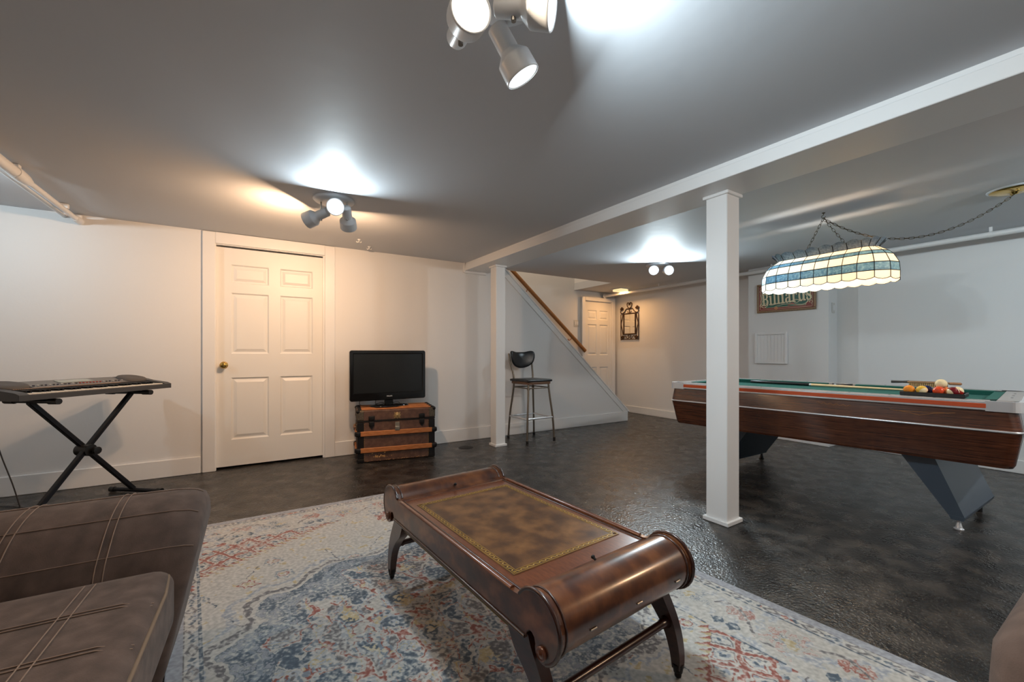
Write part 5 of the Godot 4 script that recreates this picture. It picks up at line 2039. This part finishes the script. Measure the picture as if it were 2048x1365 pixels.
# ------------------------------------------------------------------ things on the walls
func build_wall_things() -> void:
	var mb: MB
	# wrought-iron mirror on the right wall; local x along +z of the room
	var mt := thing("wrought_iron_mirror", "small mirror in a scrolled bronze wrought-iron frame on the wall", "mirror", Vector3(XR - 0.012, 1.6, -5.285), -PI * 0.5)
	var hw := 0.135
	var y0 := -0.18
	var y1 := 0.19
	mb = MB.new()
	mb.box(Vector3(0, (y0 + y1) * 0.5, 0.0), Vector3(hw * 2, y1 - y0, 0.004))
	part("mirror_glass", mb, M.looking_glass, mt)
	for q in [[Vector3(-hw, y0 - 0.01, 0.004), Vector3(-hw, y1 + 0.01, 0.004)], [Vector3(hw, y0 - 0.01, 0.004), Vector3(hw, y1 + 0.01, 0.004)], [Vector3(-hw - 0.02, y0, 0.004), Vector3(hw + 0.02, y0, 0.004)], [Vector3(-hw - 0.02, y1, 0.004), Vector3(hw + 0.02, y1, 0.004)]]:
		mb = MB.new()
		mb.tube(q, 0.011, 8)
		part("frame_bar", mb, M.bronze, mt)
	for s in [-1.0, 1.0]:
		mb = MB.new()
		mb.tube(smooth_line([Vector3(s * (hw + 0.07), y1 + 0.0, 0.004), Vector3(s * (hw + 0.072), 0.1, 0.004), Vector3(s * (hw + 0.072), -0.25, 0.004), Vector3(s * (hw + 0.06), -0.275, 0.004)], 5), 0.007, 8)
		part("side_rod", mb, M.bronze, mt)
		mb = MB.new()
		mb.tube(smooth_line([Vector3(s * (hw + 0.02), y1 + 0.005, 0.006), Vector3(s * (hw + 0.03), 0.13, 0.006), Vector3(s * (hw + 0.06), 0.04, 0.006), Vector3(s * (hw + 0.06), -0.02, 0.006), Vector3(s * (hw + 0.03), -0.12, 0.006), Vector3(s * (hw + 0.018), y0 - 0.01, 0.006)], 6), 0.008, 8)
		part("side_scroll", mb, M.bronze, mt)
		# top curl ending in a leaf
		mb = MB.new()
		mb.tube(smooth_line([Vector3(s * 0.02, y1 + 0.085, 0.006), Vector3(s * 0.07, y1 + 0.09, 0.006), Vector3(s * 0.12, y1 + 0.035, 0.006), Vector3(s * (hw + 0.045), y1 + 0.012, 0.006), Vector3(s * (hw + 0.075), y1 + 0.04, 0.006), Vector3(s * (hw + 0.06), y1 + 0.09, 0.006)], 6), 0.008, 8)
		part("top_scroll", mb, M.bronze, mt)
		mb = MB.new()
		for q in [[0.0, 0.0], [0.022, 0.012], [-0.022, 0.012], [0.0, 0.03]]:
			mb.cushion(Vector3(s * (hw + 0.045) + q[0], y1 + 0.085 + q[1], 0.008), Vector3(0.036, 0.034, 0.016), 0.007, 4)
		part("leaf", mb, M.bronze, mt)
		mb = MB.new()
		for q in [[0.0, 0.0], [0.02, -0.015], [-0.02, -0.015], [0.0, -0.035]]:
			mb.cushion(Vector3(s * (hw + 0.025) + q[0], y0 - 0.04 + q[1], 0.008), Vector3(0.036, 0.034, 0.016), 0.007, 4)
		part("leaf", mb, M.bronze, mt)
		# heart half
		mb = MB.new()
		mb.tube(smooth_line([Vector3(0, y1 + 0.09, 0.006), Vector3(s * 0.045, y1 + 0.13, 0.006), Vector3(s * 0.055, y1 + 0.18, 0.006), Vector3(s * 0.03, y1 + 0.2, 0.006), Vector3(s * 0.006, y1 + 0.18, 0.006), Vector3(s * 0.018, y1 + 0.155, 0.006)], 6), 0.008, 8)
		part("heart_scroll", mb, M.bronze, mt)
		# lower scrolls
		mb = MB.new()
		mb.tube(smooth_line([Vector3(s * 0.012, y0 - 0.02, 0.006), Vector3(s * 0.035, y0 - 0.03, 0.006), Vector3(s * 0.012, y0 - 0.06, 0.006), Vector3(s * 0.05, y0 - 0.08, 0.006), Vector3(s * 0.1, y0 - 0.03, 0.006), Vector3(s * (hw + 0.02), y0 - 0.07, 0.006), Vector3(s * (hw + 0.06), y0 - 0.09, 0.006)], 6), 0.007, 8)
		part("lower_scroll", mb, M.bronze, mt)
		mb = MB.new()
		mb.tube(smooth_line([Vector3(0, y1, 0.006), Vector3(s * 0.03, y1 + 0.02, 0.006), Vector3(s * 0.045, y1 + 0.045, 0.006)], 5), 0.006, 8)
		part("top_scroll", mb, M.bronze, mt)
	mb = MB.new()
	mb.tube([Vector3(0, y1, 0.006), Vector3(0, y1 + 0.1, 0.006)], 0.009, 8)
	part("heart_stem", mb, M.bronze, mt)
	mb = MB.new()
	mb.tube([Vector3(-hw - 0.065, y0 - 0.095, 0.004), Vector3(hw + 0.065, y0 - 0.095, 0.004)], 0.007, 8)
	part("lower_bar", mb, M.bronze, mt)

	# billiards sign on the chase
	build_sign()

	# access panel of tongue-and-groove boards
	var ap := thing("access_panel", "white square access panel of grooved boards under the billiards sign", "panel", Vector3(5.598, 1.14, -2.752), -PI * 0.5)
	mb = MB.new()
	mb.box(Vector3(0, 0, 0.004), Vector3(0.36, 0.36, 0.008))
	part("back_board", mb, M.trim, ap)
	for q in [[Vector3(-0.18, 0, 0.012), Vector3(0.03, 0.4, 0.022)], [Vector3(0.18, 0, 0.012), Vector3(0.03, 0.4, 0.022)], [Vector3(0, 0.185, 0.012), Vector3(0.33, 0.03, 0.022)], [Vector3(0, -0.185, 0.012), Vector3(0.33, 0.03, 0.022)]]:
		mb = MB.new()
		mb.cbox(q[0], q[1], 0.003)
		part("frame_strip", mb, M.trim, ap)
	for k in 8:
		mb = MB.new()
		mb.cbox(Vector3(-0.144 + 0.0412 * k, 0, 0.010), Vector3(0.0398, 0.338, 0.006), 0.0016)
		part("board", mb, M.trim, ap)

	# switches
	var sw := thing("light_switch", "double white light switch plate beside the door at the stairs", "switch", Vector3(4.87, 1.6, ZS), 0.0)
	mb = MB.new()
	mb.cbox(Vector3(0, 0, 0.003), Vector3(0.12, 0.12, 0.006), 0.003)
	part("plate", mb, mat(c8(205, 203, 198), 0.35), sw)
	for s in [-1.0, 1.0]:
		mb = MB.new()
		mb.cbox(Vector3(s * 0.024, 0, 0.008), Vector3(0.032, 0.066, 0.008), 0.003)
		part("rocker", mb, M.trim, sw)
	sw = thing("chase_switch", "single white switch plate on the side of the chimney chase", "switch", Vector3(5.71, 1.6, -2.129), 0.0)
	mb = MB.new()
	mb.cbox(Vector3(0, 0, 0.003), Vector3(0.075, 0.12, 0.006), 0.003)
	part("plate", mb, mat(c8(205, 203, 198), 0.35), sw)
	mb = MB.new()
	mb.cbox(Vector3(0, 0, 0.008), Vector3(0.032, 0.066, 0.008), 0.003)
	part("rocker", mb, M.trim, sw)


func ribbon(mb: MB, pts: Array, wid: Array, z: float, thick := 0.0012) -> void:
	# flat pen stroke in the x-y plane
	var sm := smooth_line(pts, 8)
	var rings := []
	var n := sm.size()
	for i in n:
		var d: Vector2 = (sm[mini(i + 1, n - 1)] - sm[maxi(i - 1, 0)]).normalized()
		var nn := Vector2(-d.y, d.x)
		var f := float(i) / (n - 1) * (wid.size() - 1)
		var a := int(minf(f, wid.size() - 2))
		var w: float = lerpf(wid[a], wid[a + 1], f - a) * 0.5
		var p0: Vector2 = sm[i] + nn * w
		var p1: Vector2 = sm[i] - nn * w
		rings.append([Vector3(p0.x, p0.y, z), Vector3(p0.x, p0.y, z + thick), Vector3(p1.x, p1.y, z + thick), Vector3(p1.x, p1.y, z)])
	mb.loft(rings, 0)


func build_sign() -> void:
	var sg := thing("billiards_sign", "wood-framed green and red Billiards sign hanging on the chase", "sign", Vector3(5.599, 1.777, -2.585), -PI * 0.5)
	var hw := 0.335
	var hh := 0.183
	var mb := MB.new()
	mb.box(Vector3(0, 0, 0.006), Vector3(hw * 2 - 0.02, hh * 2 - 0.02, 0.01))
	part("panel", mb, mat(c8(128, 44, 36), 0.4), sg, "dark red sign board")
	var wood := tri_tex(mat(Color.WHITE, 0.5), noise_tex(71, 0.03, [[0.0, c8(120, 92, 66)], [1.0, c8(158, 128, 96)]], 256, 4), Vector3(6, 6, 6))
	for q in [[Vector3(0, hh - 0.012, 0.012), Vector3(hw * 2, 0.026, 0.024)], [Vector3(0, -hh + 0.012, 0.012), Vector3(hw * 2, 0.026, 0.024)], [Vector3(-hw + 0.012, 0, 0.0118), Vector3(0.026, hh * 2 - 0.05, 0.0236)], [Vector3(hw - 0.012, 0, 0.0118), Vector3(0.026, hh * 2 - 0.05, 0.0236)]]:
		mb = MB.new()
		mb.cbox(q[0], q[1], 0.006)
		part("frame_strip", mb, wood, sg)
	# green field with scalloped corners
	var green := mat(c8(22, 92, 76), 0.35)
	var cream := mat(c8(226, 214, 178), 0.4)
	var poly := PackedVector2Array()
	var gx := hw - 0.062
	var gy := hh - 0.058
	for q in [[1, 1, PI * 1.5], [-1, 1, 0.0], [-1, -1, PI * 0.5], [1, -1, PI]]:
		for k in 7:
			# concave quarter round each corner, walked counter-clockwise
			var an: float = q[2] - PI * 0.5 * k / 6.0
			poly.append(Vector2(q[0] * gx + 0.045 * cos(an), q[1] * gy + 0.045 * sin(an)))
	mb = MB.new()
	mb.prism(poly, 0.0112, 0.0122)
	part("green_field", mb, green, sg)
	mb = MB.new()
	for k in poly.size():
		var a: Vector2 = poly[k]; var b: Vector2 = poly[(k + 1) % poly.size()]
		mb.tube([Vector3(a.x, a.y, 0.0125), Vector3(b.x, b.y, 0.0125)], 0.0022, 5)
	for s in [-1.0, 1.0]:
		mb.box(Vector3(0, s * (hh - 0.038), 0.0118), Vector3(hw * 2 - 0.09, 0.003, 0.001))
		mb.box(Vector3(s * (hw - 0.04), 0, 0.0118), Vector3(0.003, hh * 2 - 0.08, 0.001))
	part("border_line", mb, cream, sg)
	# lettering: each letter its own, blackletter-like slant up to the right
	var txt := TextMesh.new()
	var fnt := SystemFont.new()
	fnt.font_names = PackedStringArray(["Droid Serif"])
	fnt.font_weight = 700
	fnt.font_italic = false
	txt.font = fnt
	txt.text = "Billiards"
	txt.font_size = 64
	txt.pixel_size = 0.0021
	txt.depth = 0.002
	var shadow := part("letter_shadow", txt, mat(c8(40, 34, 28), 0.5), sg)
	shadow.transform = Transform3D(Basis(Vector3.BACK, 0.05) * Basis.from_scale(Vector3(0.98, 1.62, 1.0)), Vector3(0.012, -0.012, 0.0126))
	var lt := part("lettering", txt, cream, sg, "cream lettering reading Billiards")
	lt.transform = Transform3D(Basis(Vector3.BACK, 0.05) * Basis.from_scale(Vector3(0.98, 1.62, 1.0)), Vector3(0.008, -0.008, 0.0145))
	# flourishes
	mb = MB.new()
	ribbon(mb, [Vector2(-0.26, -0.03), Vector2(-0.29, -0.08), Vector2(-0.25, -0.12), Vector2(-0.2, -0.09), Vector2(-0.22, -0.06), Vector2(-0.245, -0.08)], [0.004, 0.008, 0.006, 0.003], 0.0128)
	ribbon(mb, [Vector2(-0.17, -0.1), Vector2(-0.05, -0.075), Vector2(0.05, -0.07), Vector2(0.12, -0.05), Vector2(0.16, -0.07), Vector2(0.12, -0.09), Vector2(0.08, -0.06)], [0.003, 0.009, 0.006, 0.003], 0.0128)
	ribbon(mb, [Vector2(-0.12, -0.115), Vector2(0.0, -0.095), Vector2(0.1, -0.105), Vector2(0.2, -0.115), Vector2(0.25, -0.08), Vector2(0.24, -0.02), Vector2(0.21, 0.02)], [0.003, 0.007, 0.006, 0.008, 0.004], 0.0128)
	for s in [-1.0, 1.0]:
		ribbon(mb, [Vector2(s * 0.285, -0.115), Vector2(s * 0.3, -0.09), Vector2(s * 0.28, -0.075), Vector2(s * 0.265, -0.095), Vector2(s * 0.282, -0.1)], [0.003, 0.005, 0.003], 0.0118)
		ribbon(mb, [Vector2(s * 0.285, 0.115), Vector2(s * 0.3, 0.09), Vector2(s * 0.28, 0.075), Vector2(s * 0.265, 0.095), Vector2(s * 0.282, 0.1)], [0.003, 0.005, 0.003], 0.0118)
		ribbon(mb, [Vector2(s * 0.292, 0.06), Vector2(s * 0.278, 0.0), Vector2(s * 0.292, -0.05)], [0.003, 0.006, 0.003], 0.0128)
	part("flourish", mb, cream, sg)
	mb = MB.new()
	ribbon(mb, [Vector2(0.03, -0.12), Vector2(0.08, -0.095), Vector2(0.13, -0.122)], [0.002, 0.022, 0.002], 0.0126)
	part("red_leaf", mb, mat(c8(140, 40, 36), 0.4), sg)
	mb = MB.new()
	for k in 5:
		var an := TAU * k / 5.0
		mb.lathe([[0.01, 0.0], [0.009, 0.002], [0.001, 0.003]], 10, Transform3D(along(Vector3(0, 0, 1)), Vector3(-0.105 + 0.012 * cos(an), -0.135 + 0.012 * sin(an), 0.0112)))
	part("rosette", mb, mat(c8(206, 140, 98), 0.4), sg)
